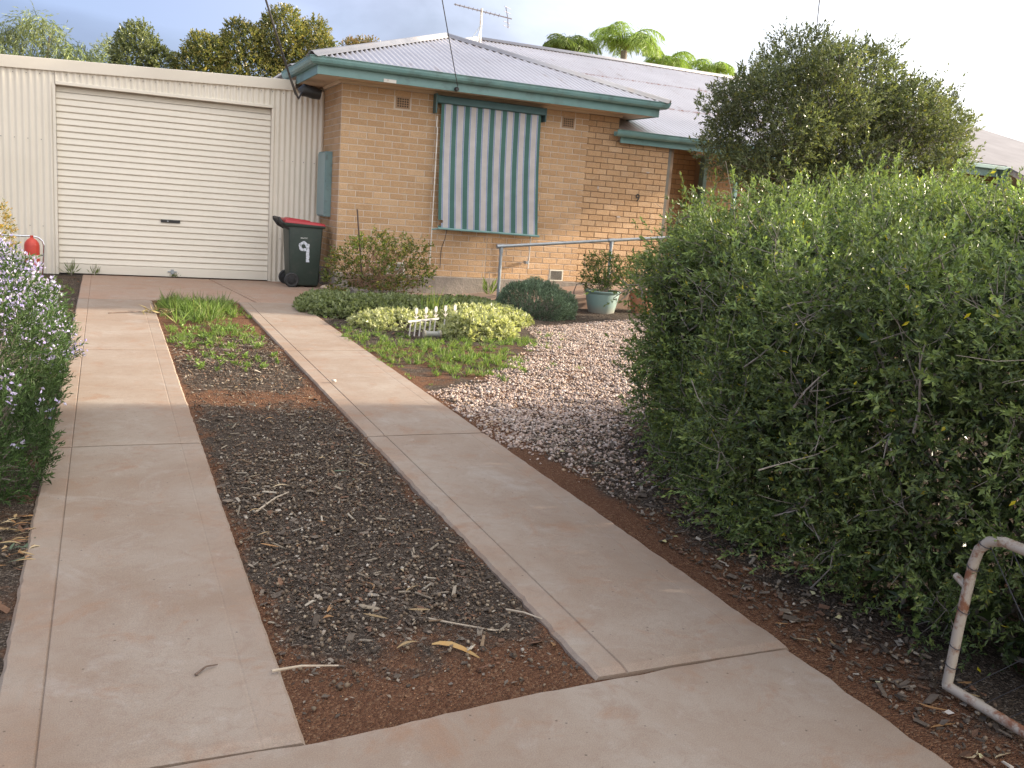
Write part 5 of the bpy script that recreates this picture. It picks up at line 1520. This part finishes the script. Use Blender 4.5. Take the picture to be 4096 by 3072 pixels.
def chips(name, P, L, W, T, cols, tilt=0.25):
    n_ = len(P)
    tw = rng.normal(size=(n_, 8, 3)) * 0.10
    sc = np.stack([L, W, T], 1)
    V = np.einsum('nij,nkj->nki', rotz_tilt(n_, tilt), (BOX_V[None] + tw) * sc[:, None]) + P[:, None]
    F = (np.arange(n_)[:, None, None] * 8 + BOX_F[None]).reshape(-1, 4)
    return mesh_np(name, V.reshape(-1, 3), F, M['bits'], None, col=np.repeat(cols[:, None], 8, 1).reshape(-1, 3))
def scatter(poly, n_, dens=None):
    lo = np.min(poly, 0); hi = np.max(poly, 0)
    out = []; tot = 0
    for _ in range(60):
        p = np.zeros((n_, 3)); p[:, :2] = lo + (hi - lo) * rng.random((n_, 2))
        ok = in_poly(p, poly)
        if dens is not None: ok &= rng.random(n_) < dens(p)
        out.append(p[ok]); tot += ok.sum()
        if tot >= n_: break
    p = np.concatenate(out)[:n_]
    p[:, 2] = soil_z(p[:, 0], p[:, 1])
    return p
# gravel
gpoly = [(1.35, -3.25), (2.6, -2.75), (3.6, -2.35), (4.2, -2.6), (1.6, -6.6), (0.3, -7.6), (-0.45, -9.0), (-0.74, -9.3), (-0.86, -8.0), (-0.82, -6.6), (-0.30, -6.15), (0.55, -5.05), (1.15, -4.1)]
gn = wob(101, 4.0)
def gdens(p):
    s = sd_poly(p, gpoly)
    nearm = np.clip((p[:, 1] + 9.2) / 1.4, 0.15, 1)
    return np.clip((s + 0.05 + 0.10 * gn(p)) / 0.22, 0.03, 1) * nearm
P = scatter(gpoly, 45000, gdens)
sz_ = rng.gamma(4.5, 0.00165, len(P)).clip(0.0035, 0.017)
P[:, 2] += sz_ * 0.25 + 0.004 * rng.random(len(P)) + 0.012 * np.clip((P[:, 0] + 0.6) / 1.5, 0, 1) * np.clip((P[:, 1] + 9.5) / 2, 0, 1)
cc = pick_cols(len(P), [((0.50, 0.385, 0.325), 4), ((0.42, 0.305, 0.25), 3), ((0.60, 0.50, 0.44), 2.5), ((0.34, 0.275, 0.24), 2), ((0.46, 0.33, 0.23), 1.5), ((0.66, 0.59, 0.54), 0.8)], 0.12)
nearg = P[:, 1] < -6.6
tag(stones('gravel', P[nearg], sz_[nearg], 0.6, cc[nearg], M['stones']), 'pinkish river gravel nearer half right of the driveway', 'gravel', kind='stuff')
tag(stones('gravel', P[~nearg], sz_[~nearg] * 1.08, 0.6, cc[~nearg], M['stones'], 0.15, True, True), 'pinkish river gravel farther half before the lavender and pot', 'gravel', kind='stuff')
# bark mulch, gum nuts and pebbles on the middle strip and the beds
mpoly = [(-2.40, -10.45), (-1.60, -10.45), (-1.57, -6.0), (-1.52, -4.2), (-2.40, -4.2)]
def mdens(p):
    cx_ = np.exp(-((p[:, 0] + 1.99) / 0.43) ** 8)
    return np.clip(cx_ * (0.65 + 0.45 * pn(p)), 0.05, 1) * np.clip((p[:, 1] + 10.5) / 0.6, 0.1, 1) * (1 - 0.8 * np.exp(-((p[:, 1] + 6.75) / 0.4) ** 2))
MC = [((0.080, 0.062, 0.048), 5), ((0.125, 0.098, 0.076), 4), ((0.19, 0.152, 0.118), 2.5), ((0.27, 0.225, 0.18), 1.3), ((0.40, 0.35, 0.29), 0.5), ((0.17, 0.095, 0.06), 2.5)]
P = scatter(mpoly, 5200, mdens)
P[:, 2] += 0.003 + 0.006 * rng.random(len(P))
L_ = rng.gamma(2.2, 0.0048, len(P)).clip(0.004, 0.05)
tag(chips('bark_mulch', P, L_, L_ * rng.uniform(0.3, 0.7, len(P)), 0.0025 * np.ones(len(P)), pick_cols(len(P), MC, 0.15)), 'larger dark bark pieces on the strip between the concrete tracks', 'mulch', kind='stuff')
P = scatter(mpoly, 40000, lambda p: np.clip(mdens(p) * 1.5, 0.10, 1))
P[:, 2] += 0.001 + 0.007 * rng.random(len(P))
D = unit(rng.normal(size=P.shape) * np.array([1, 1, 0.22]))
L_ = rng.gamma(2.4, 0.0036, len(P)).clip(0.003, 0.028)
tag(leaf_mesh('mulch_crumbs', P, D, L_, L_ * rng.uniform(0.25, 0.8, len(P)), pick_cols(len(P), MC, 0.2), M['bits'], fold=0.12, up=unit(rng.normal(size=P.shape) * 0.35 + np.array([0, 0, 1.0]))), 'fine dark mulch crumbs between the concrete tracks', 'mulch', kind='stuff')
bpoly = [(-0.86, -10.3), (-0.70, -9.0), (-0.72, -8.0), (-0.3, -7.6), (0.5, -7.4), (0.2, -8.0), (-0.2, -9.5), (-0.5, -10.7), (-0.75, -11.6), (-0.2, -12.6), (-1.0, -12.6), (-0.85, -11.0)]
bp2 = [(-0.78, -4.4), (-0.70, -2.0), (0.3, -1.4), (4.0, -1.40), (4.0, -2.5), (1.2, -3.6), (0.3, -4.4)]
bp3 = [(-4.2, 0.5), (-3.18, 0.6), (-3.12, -5.5), (-3.10, -10.4), (-4.2, -10.4)]
PP = np.concatenate([scatter(bpoly, 2400), scatter(bp2, 3200), scatter(bp3, 2200)])
PP[:, 2] += 0.006 + 0.008 * rng.random(len(PP))
L_ = rng.gamma(3.0, 0.0055, len(PP)).clip(0.006, 0.06)
tag(chips('bed_mulch', PP, L_, L_ * rng.uniform(0.25, 0.55, len(PP)), 0.004 * np.ones(len(PP)), pick_cols(len(PP), MC, 0.15)), 'dark mulch and bark crumbs under the hedge and in beds', 'mulch', kind='stuff')
P = np.concatenate([scatter(bpoly, 7000), scatter(bp2, 5000), scatter(bp3, 4500)])
P[:, 2] += 0.002 + 0.007 * rng.random(len(P))
D = unit(rng.normal(size=P.shape) * np.array([1, 1, 0.22]))
L_ = rng.gamma(2.4, 0.0042, len(P)).clip(0.003, 0.032)
tag(leaf_mesh('bed_crumbs', P, D, L_, L_ * rng.uniform(0.25, 0.8, len(P)), pick_cols(len(P), MC, 0.2), M['bits'], fold=0.12, up=unit(rng.normal(size=P.shape) * 0.35 + np.array([0, 0, 1.0]))), 'fine mulch crumbs under the hedge and in the garden beds', 'mulch', kind='stuff')
P = np.concatenate([scatter(mpoly, 1900, lambda p: mdens(p) * np.clip((-6.0 - p[:, 1]) / 3, 0.15, 1)), scatter(bpoly, 600)])
sz_ = rng.uniform(0.0045, 0.0085, len(P)); P[:, 2] += sz_ * 0.7 + 0.006
cc = pick_cols(len(P), [((0.22, 0.165, 0.115), 4), ((0.14, 0.10, 0.07), 4), ((0.33, 0.27, 0.20), 1.5), ((0.46, 0.41, 0.35), 0.4)], 0.15)
tag(stones('gum_nuts', P, sz_, 0.8, cc, M['bits'], 0.10), 'pale round gum nuts and pebbles scattered over the mulch', 'gum nuts', kind='stuff')
P = scatter(mpoly, 320, mdens); P[:, 2] += 0.011
L_ = rng.uniform(0.018, 0.055, len(P))
tag(chips('bark_slivers', P, L_, L_ * rng.uniform(0.10, 0.24, len(P)), 0.003 * np.ones(len(P)), pick_cols(len(P), [((0.30, 0.25, 0.19), 3), ((0.40, 0.35, 0.28), 2), ((0.20, 0.14, 0.09), 2)], 0.15)), 'pale bark slivers lying on the dark mulch', 'bark', kind='stuff')
# fine grit scattered on concrete edges and soil
P = scatter([(-2.45, -10.5), (-1.55, -10.5), (-1.5, -5.5), (-2.42, -5.5)], 3500)
P[:, 2] += 0.003; sz_ = rng.uniform(0.0016, 0.0035, len(P))
tag(stones('soil_grit', P, sz_, 0.8, pick_cols(len(P), [((0.34, 0.17, 0.09), 3), ((0.42, 0.26, 0.15), 2), ((0.20, 0.10, 0.06), 2)]), M['bits'], 0.05, True, True), 'fine orange grit on the red soil of middle strip', 'grit', kind='stuff')
# sticks and gum leaves
def gum_leaf_arr(P, L, W, cols, name, label, lift=0.006):
    n_ = len(P); V = []; F = []; C_ = []
    for i in range(n_):
        a = rng.uniform(0, 2 * PI); l, w = L[i], W[i]
        d = np.array([math.cos(a), math.sin(a)]); s = np.array([-d[1], d[0]]); bend = rng.normal() * 0.12 * l
        n0 = len(V)
        for k, t in enumerate((0, 0.2, 0.45, 0.7, 0.9, 1.0)):
            ww = w * (0.15, 0.75, 1.0, 0.75, 0.35, 0.02)[k] * 0.5
            c_ = P[i, :2] + d * l * (t - 0.5) + s * bend * 4 * t * (1 - t)
            z = P[i, 2] + lift + 0.010 * math.sin(t * PI + a) * (0.5 + 0.5 * math.sin(a * 3))
            V.append((c_[0] + s[0] * ww, c_[1] + s[1] * ww, z + ww * 0.4)); V.append((c_[0] - s[0] * ww, c_[1] - s[1] * ww, z + ww * 0.1))
            C_ += [cols[i]] * 2
        F += [(n0 + 2*k, n0 + 2*k + 1, n0 + 2*k + 3, n0 + 2*k + 2) for k in range(5)]
    return tag(mesh_np(name, V, F, M['leaf_dull'], None, smooth=True, col=C_), label, 'leaf litter', kind='stuff')
LC = [((0.36, 0.20, 0.09), 3), ((0.42, 0.30, 0.16), 3), ((0.26, 0.14, 0.09), 2), ((0.13, 0.17, 0.11), 1), ((0.48, 0.38, 0.24), 1)]
P = np.concatenate([scatter(mpoly, 75), scatter(bpoly, 110), scatter(bp2, 60), scatter([(-3.35, -9.35), (-3.07, -9.3), (-3.02, -8.75), (-3.35, -8.7)], 110)])
P[:, 2] += 0.006
n_ = len(P)
gum_leaf_arr(P, rng.uniform(0.035, 0.09, n_), rng.uniform(0.006, 0.012, n_), pick_cols(n_, LC, 0.15), 'leaf_litter', 'fallen brown and tan gum leaves lying on soil and mulch')
# yellow petals and pale leaves under the hedge
P = scatter(bpoly, 40); P[:, 2] += 0.012
leaf_mesh('fallen_petals', P, unit(rng.normal(size=P.shape) * np.array([1, 1, 0.25])), 0.028, 0.014, pick_cols(40, [((0.62, 0.58, 0.34), 2), ((0.60, 0.55, 0.50), 1)], 0.1), M['leaf_dull'], kind='stuff')
tag(bpy.data.objects['fallen_petals'], 'pale fallen petals and leaves on the soil below the hedge', 'petals')
# single sticks one can point at
wood = simple('dry_stick', (0.36, 0.29, 0.21), 0.85, (0.46, 0.39, 0.31), 40)
woodd = simple('dark_stick', (0.10, 0.065, 0.05), 0.85, (0.17, 0.12, 0.09), 40)
def stick(pts, r, label, m):
    q = [(x, y, (0.0 if z is None else z)) for x, y, z in pts]
    tag(MB().tube(q, [r * (1 - 0.5 * i / (len(q) - 1)) for i in range(len(q))], 6).build('stick', m, None, smooth=True), label, 'stick')
stick([(-2.30, -8.90, 0.008), (-2.20, -8.76, 0.016), (-2.13, -8.68, 0.012)], 0.005, 'pale stick in mulch near the edge of left concrete strip', wood)
stick([(-2.44, -10.21, 0.022), (-2.36, -10.20, 0.02), (-2.26, -10.21, 0.012)], 0.0045, 'short knobbly pale stick overhanging the left strip edge near footpath', wood)
stick([(-1.93, -9.98, 0.006), (-1.86, -10.05, 0.012), (-1.76, -10.11, 0.006), (-1.71, -10.12, 0.006)], 0.0035, 'curved grey stick in the mulch near the footpath', wood)
stick([(-2.63, -10.17, 0.018), (-2.60, -10.14, 0.022), (-2.57, -10.13, 0.018)], 0.0035, 'small dark curved twig lying on the left concrete strip', woodd)
stick([(-1.82, -11.06, 0.018), (-1.76, -11.03, 0.020), (-1.72, -10.97, 0.018)], 0.0035, 'small dark twig lying on the footpath slab', woodd)
stick([(-1.66, -9.98, 0.004), (-1.62, -10.03, 0.012), (-1.56, -10.10, 0.004)], 0.004, 'straight grey stick beside the right strip near footpath', wood)
stick([(-2.85, -2.95, 0.018), (-2.65, -2.88, 0.024), (-2.45, -2.80, 0.02), (-2.34, -2.80, 0.03)], 0.006, 'long thin fallen branch across the left strip by grass', woodd)
ob = MB()
vs = []
for k, t in enumerate((0, 0.2, 0.45, 0.7, 0.9, 1.0)):
    ww = 0.0075 * (0.15, 0.75, 1.0, 0.75, 0.4, 0.05)[k]
    x = -1.97 + 0.105 * t; y = -10.15 - 0.115 * t + 0.05 * t * (1 - t) * 2
    vs += [(x + ww * 0.7, y + ww * 0.7, 0.010 + 0.01 * math.sin(t * PI)), (x - ww * 0.7, y - ww * 0.7, 0.006 + 0.006 * math.sin(t * PI))]
ob.add(vs, [(2*k, 2*k+1, 2*k+3, 2*k+2) for k in range(5)])
tag(ob.build('gum_leaf', simple('orange_leaf', (0.46, 0.26, 0.08), 0.6, (0.40, 0.28, 0.12), 30), None, smooth=True), 'single curved orange gum leaf on bare soil near the footpath', 'leaf')
P = np.array([[-2.36, -2.85, 0.02]]) + rng.normal(size=(40, 3)) * np.array([0.10, 0.06, 0.0])
P[:, 2] = 0.02 + 0.05 * rng.random(40)
bq = leaf_mesh('dry_leaf_bunch', P, unit(rng.normal(size=P.shape) * np.array([1, 0.6, 0.35])), 0.10, 0.016, pick_cols(40, [((0.36, 0.30, 0.16), 2), ((0.30, 0.22, 0.13), 1)]), M['leaf_dull'])
tag(bq, 'bunch of dry leaves at the end of fallen branch', 'leaf bunch', kind='stuff')
pb = stones('pebble', np.array([[-1.42, -6.35, 0.028]]), np.array([0.018]), 0.8, np.array([[0.6, 0.55, 0.5]]), M['bits'])
tag(pb, 'single pale pebble lying on the right concrete strip', 'pebble')

# ================================================================== TREES BEYOND
def far_tree(name, label, blobs, n_, L, W, pal, base, k=7, droop=0.0, shell=0.28, tip=(0.3, 0.3, 0.08), seedv=0, slen=0.25, m=None, spread=(30, 80), amp=0.16, fr=3.0):
    t = thing(name, label, 'tree', base, group='trees behind the garage and house')
    dd = blob_d(blobs, wob(200 + seedv, fr), amp)
    lo = np.min([np.array(c) - np.array(r) * 1.4 for c, r in blobs], 0); hi = np.max([np.array(c) + np.array(r) * 1.4 for c, r in blobs], 0)
    P = shell_points(dd, lo, hi, n_, shell)
    A = unit(grad(dd, P, 0.08) * (1 - droop) + np.array([0, 0, 0.4 - 1.6 * droop]) + rng.normal(size=P.shape) * 0.45)
    d_ = shoots(P, A, k, slen * (0.7 + 0.6 * rng.random(len(P))), L, W, pal, spread, 0.4, wob(300 + seedv, 1.8), tipcol=tip)
    leaf_mesh('crown', *d_[:5], m or M['leaf_gloss'], t, up=d_[5])
    mb = MB()
    b0 = Vector(base); top = Vector(blobs[0][0])
    fork = b0.lerp(top, 0.45)
    mb.tube([b0, b0.lerp(fork, 0.5) + Vector((0.05, 0, 0)), fork], [0.22, 0.17, 0.14], 8)
    for c_, r in blobs: mb.tube([fork, fork.lerp(Vector(c_), 0.5) + Vector((0, 0, 0.1)), Vector(c_)], [0.10, 0.07, 0.03], 6)
    mb.build('trunk', M['bark'], t, smooth=True)
    return t
PEP = [((0.19, 0.235, 0.10), 4), ((0.25, 0.285, 0.13), 3), ((0.135, 0.175, 0.08), 3)]
FIC = [((0.065, 0.095, 0.030), 4), ((0.105, 0.13, 0.04), 3), ((0.20, 0.195, 0.06), 2), ((0.30, 0.24, 0.08), 1.0)]
OLV = [((0.10, 0.125, 0.055), 4), ((0.15, 0.18, 0.075), 3), ((0.22, 0.24, 0.11), 1.5)]
far_tree('pepper_tree', 'pale green weeping pepper tree at far left behind the garage', [((-4.7, 20, 4.75), (1.05, 1.0, 1.15)), ((-5.7, 20, 4.55), (1.1, 1.0, 1.0)), ((-3.65, 20, 4.5), (0.85, 0.9, 0.95)), ((-7.0, 20.2, 4.6), (1.2, 1, 1.1)), ((-5.0, 20, 3.4), (2.4, 1.2, 1.0)), ((-4.45, 20, 5.5), (0.35, 0.4, 0.5))], 6000, 0.13, 0.022, PEP, (-5.0, 20, 0), 8, 0.75, 0.32, (0.32, 0.34, 0.15), 1, 0.40, M['leaf_dull'], (10, 40), 0.22, 4.0)
far_tree('hazy_tree', 'thin pale grey-green treetop between pepper tree and pointed tree', [((-2.75, 26, 5.0), (0.45, 0.6, 1.0)), ((-3.2, 26, 4.6), (0.5, 0.6, 0.8))], 900, 0.12, 0.03, PEP, (-2.9, 26, 0), 7, 0.4, 0.4, (0.34, 0.34, 0.17), 2, 0.3, M['leaf_dull'])
far_tree('pointed_tree', 'dense pointed dark green tree rising behind middle of the garage', [((-2.0, 20, 5.05), (0.62, 0.7, 1.10)), ((-1.5, 20, 4.6), (0.60, 0.6, 0.80)), ((-2.45, 20, 4.4), (0.42, 0.5, 0.62)), ((-1.9, 20, 3.6), (1.1, 0.9, 1.0))], 4200, 0.085, 0.045, OLV, (-1.9, 20, 0), 7, 0.0, 0.22, (0.30, 0.31, 0.13), 3, 0.2)
far_tree('spreading_tree', 'broad dark tree with golden young leaves behind garage roof, wide one', [((2.5, 20, 6.0), (0.85, 0.9, 1.0)), ((1.2, 20, 5.6), (0.85, 0.8, 0.85)), ((0.15, 20, 5.15), (0.85, 0.8, 0.75)), ((3.35, 20, 5.85), (0.75, 0.8, 0.95)), ((1.8, 20, 4.7), (2.2, 1.0, 1.0)), ((0.5, 20, 4.4), (1.3, 1.0, 0.8)), ((3.7, 20, 5.3), (0.7, 0.8, 0.7)), ((2.3, 20, 6.7), (0.35, 0.4, 0.4)), ((3.5, 20, 6.55), (0.4, 0.4, 0.4)), ((1.0, 20, 6.1), (0.35, 0.4, 0.45))], 9000, 0.085, 0.045, FIC, (2.0, 20, 0), 7, 0.0, 0.24, (0.40, 0.32, 0.09), 4, 0.22)
far_tree('spreading_tree', 'small reddish treetop peeking over the left roof hip', [((5.15, 20, 6.05), (0.55, 0.6, 0.62)), ((5.0, 20, 5.2), (0.6, 0.6, 0.6))], 1300, 0.085, 0.045, [((0.13, 0.12, 0.035), 3), ((0.24, 0.15, 0.06), 2), ((0.10, 0.11, 0.03), 2)], (5.0, 20, 0), 7, 0.0, 0.24, (0.40, 0.24, 0.12), 5, 0.2)

def palm(label, c, n_f, fl, seedv, bright=1.0, el=(10, 75), az=None):
    r = np.random.default_rng(seedv)
    t = thing('palm_tree', label, 'palm', (c[0], c[1], 0), group='palms behind the house')
    LP, LD, LLn, LW, LC_ = [], [], [], [], []
    mb = MB()
    for f in range(n_f):
        a = 2 * PI * f / n_f + r.normal() * 0.2 if az is None else az[f % len(az)] + r.normal() * 0.15
        e0 = math.radians(r.uniform(*el))
        L = fl * r.uniform(0.85, 1.1)
        pts = []
        p = np.array(c, float); ang = e0
        ns = 14
        for k in range(ns + 1):
            pts.append(p.copy())
            dvec = np.array([math.cos(a) * math.cos(ang), math.sin(a) * math.cos(ang), math.sin(ang)])
            p = p + dvec * L / ns
            ang -= math.radians(8.5 + 3.0 * k / ns)
        mb.tube([tuple(q) for q in pts], [0.022 * (1 - 0.85 * k / ns) + 0.003 for k in range(ns + 1)], 5, cap=False)
        pts = np.array(pts)
        side = np.array([-math.sin(a), math.cos(a), 0])
        for k in range(80):
            s = 0.10 + 0.90 * k / 80
            i = min(int(s * ns), ns - 1); fr_ = s * ns - i
            q = pts[i] * (1 - fr_) + pts[i + 1] * fr_
            tv = unit((pts[i + 1] - pts[i])[None])[0]
            for sg in (-1, 1):
                dd = unit((side * sg * 0.75 + tv * 0.55 + np.array([0, 0, -0.35]) + r.normal(size=3) * 0.18)[None])[0]
                ll = 0.62 * fl / 1.6 * math.sin(PI * (0.15 + 0.8 * s)) * r.uniform(0.8, 1.15)
                LP.append(q); LD.append(dd); LLn.append(ll * 0.55); LW.append(0.022)
                g = r.uniform(0.75, 1.25) * bright
                colr = np.array([0.15, 0.21, 0.045]) * g
                LC_.append(colr)
                LP.append(q + dd * ll * 0.5); LD.append(unit((dd + np.array([0, 0, -0.75]))[None])[0]); LLn.append(ll * 0.55); LW.append(0.018); LC_.append(colr * 1.1)
    leaf_mesh('fronds', np.array(LP), np.array(LD), np.array(LLn), np.array(LW), np.array(LC_), M['leaf'], t, fold=0.1, mid=0.3)
    mb.build('frond_ribs', simple('frond_rib', (0.20, 0.24, 0.06), 0.6), t, smooth=True)
    MB().tube([(c[0], c[1], 0), (c[0] + 0.03, c[1], c[2] * 0.5), (c[0], c[1], c[2])], [0.16, 0.13, 0.10], 10).build('trunk', M['bark'], t, smooth=True)
palm('full green palm crown showing left of the others over ridge', (10.1, 14, 6.15), 18, 1.20, 1, 1.0, (25, 85))
palm('tall arching palm fronds, tallest of those above the ridge', (12.05, 14, 6.45), 15, 1.65, 2, 1.7, (48, 88))
palm('pale feathery palm crown just right of the tallest palm', (14.0, 14.5, 6.30), 14, 1.15, 3, 1.8, (30, 85))
palm('palm crown nearest the round tree above the ridge', (15.75, 14.5, 6.22), 14, 1.10, 4, 1.8, (30, 85))

# ---- street tree out of frame to the right; its shade lies over the footpath
far = thing('street_gum_tree', 'tall gum tree on the verge right of the photograph, out of frame', 'tree', (11.0, -14.2, 0))
sb_ = [((11.0, -14.2, 5.2), (2.6, 2.2, 1.9)), ((10.0, -13.6, 3.6), (1.8, 1.7, 1.4)), ((12.3, -15.0, 3.9), (1.9, 1.8, 1.5))]
dd = blob_d(sb_, wob(400, 2.0), 0.3)
P = shell_points(dd, (7.5, -17.5, 1.5), (15, -11.5, 7.6), 3000, 0.6)
A = unit(rng.normal(size=P.shape) + np.array([0, 0, -0.5]))
d_ = shoots(P, A, 7, 0.35, 0.14, 0.04, [((0.09, 0.12, 0.05), 3), ((0.13, 0.15, 0.07), 2)], (20, 60))
leaf_mesh('crown', *d_[:5], M['leaf_dull'], far, up=d_[5])
mb = MB().tube([(11, -14.2, -0.1), (11.1, -14.2, 1.6), (11, -14.2, 3.2)], [0.26, 0.2, 0.16], 10)
for c_, r in sb_: mb.tube([(11.05, -14.2, 2.4), tuple(Vector((11.05, -14.2, 2.8)).lerp(Vector(c_), 0.6)), c_], [0.12, 0.08, 0.04], 6)
mb.build('trunk', M['bark'], far, smooth=True)

nt_ = thing('wall_shade_tree', 'unseen leafy tree to the right, placed to shade the front wall', 'tree', (14.3, -2.7, 0))  # unseen tree, placed and shaped to shade the upper front wall
sb_ = [((14.3, -2.7, 6.4), (2.3, 2.2, 1.75)), ((13.3, -2.0, 6.0), (1.5, 1.4, 1.1)), ((15.4, -3.4, 6.0), (1.5, 1.4, 1.2))]
dd = blob_d(sb_, wob(420, 2.2), 0.3)
P = shell_points(dd, (11.4, -5.5, 3.6), (17.5, 0.2, 8.4), 4200, 0.6)
A = unit(rng.normal(size=P.shape) + np.array([0, 0, 0.2]))
d_ = shoots(P, A, 7, 0.3, 0.13, 0.05, [((0.09, 0.12, 0.05), 3), ((0.13, 0.15, 0.07), 2)], (20, 60))
leaf_mesh('crown', *d_[:5], M['leaf_dull'], nt_, up=d_[5])
mb = MB().tube([(14.3, -2.7, -0.1), (14.4, -2.7, 2.2), (14.3, -2.7, 4.4)], [0.22, 0.17, 0.13], 10)
for c_, r in sb_: mb.tube([(14.35, -2.7, 3.6), tuple(Vector((14.35, -2.7, 4.0)).lerp(Vector(c_), 0.6)), c_], [0.10, 0.07, 0.03], 6)
mb.build('trunk', M['bark'], nt_, smooth=True)
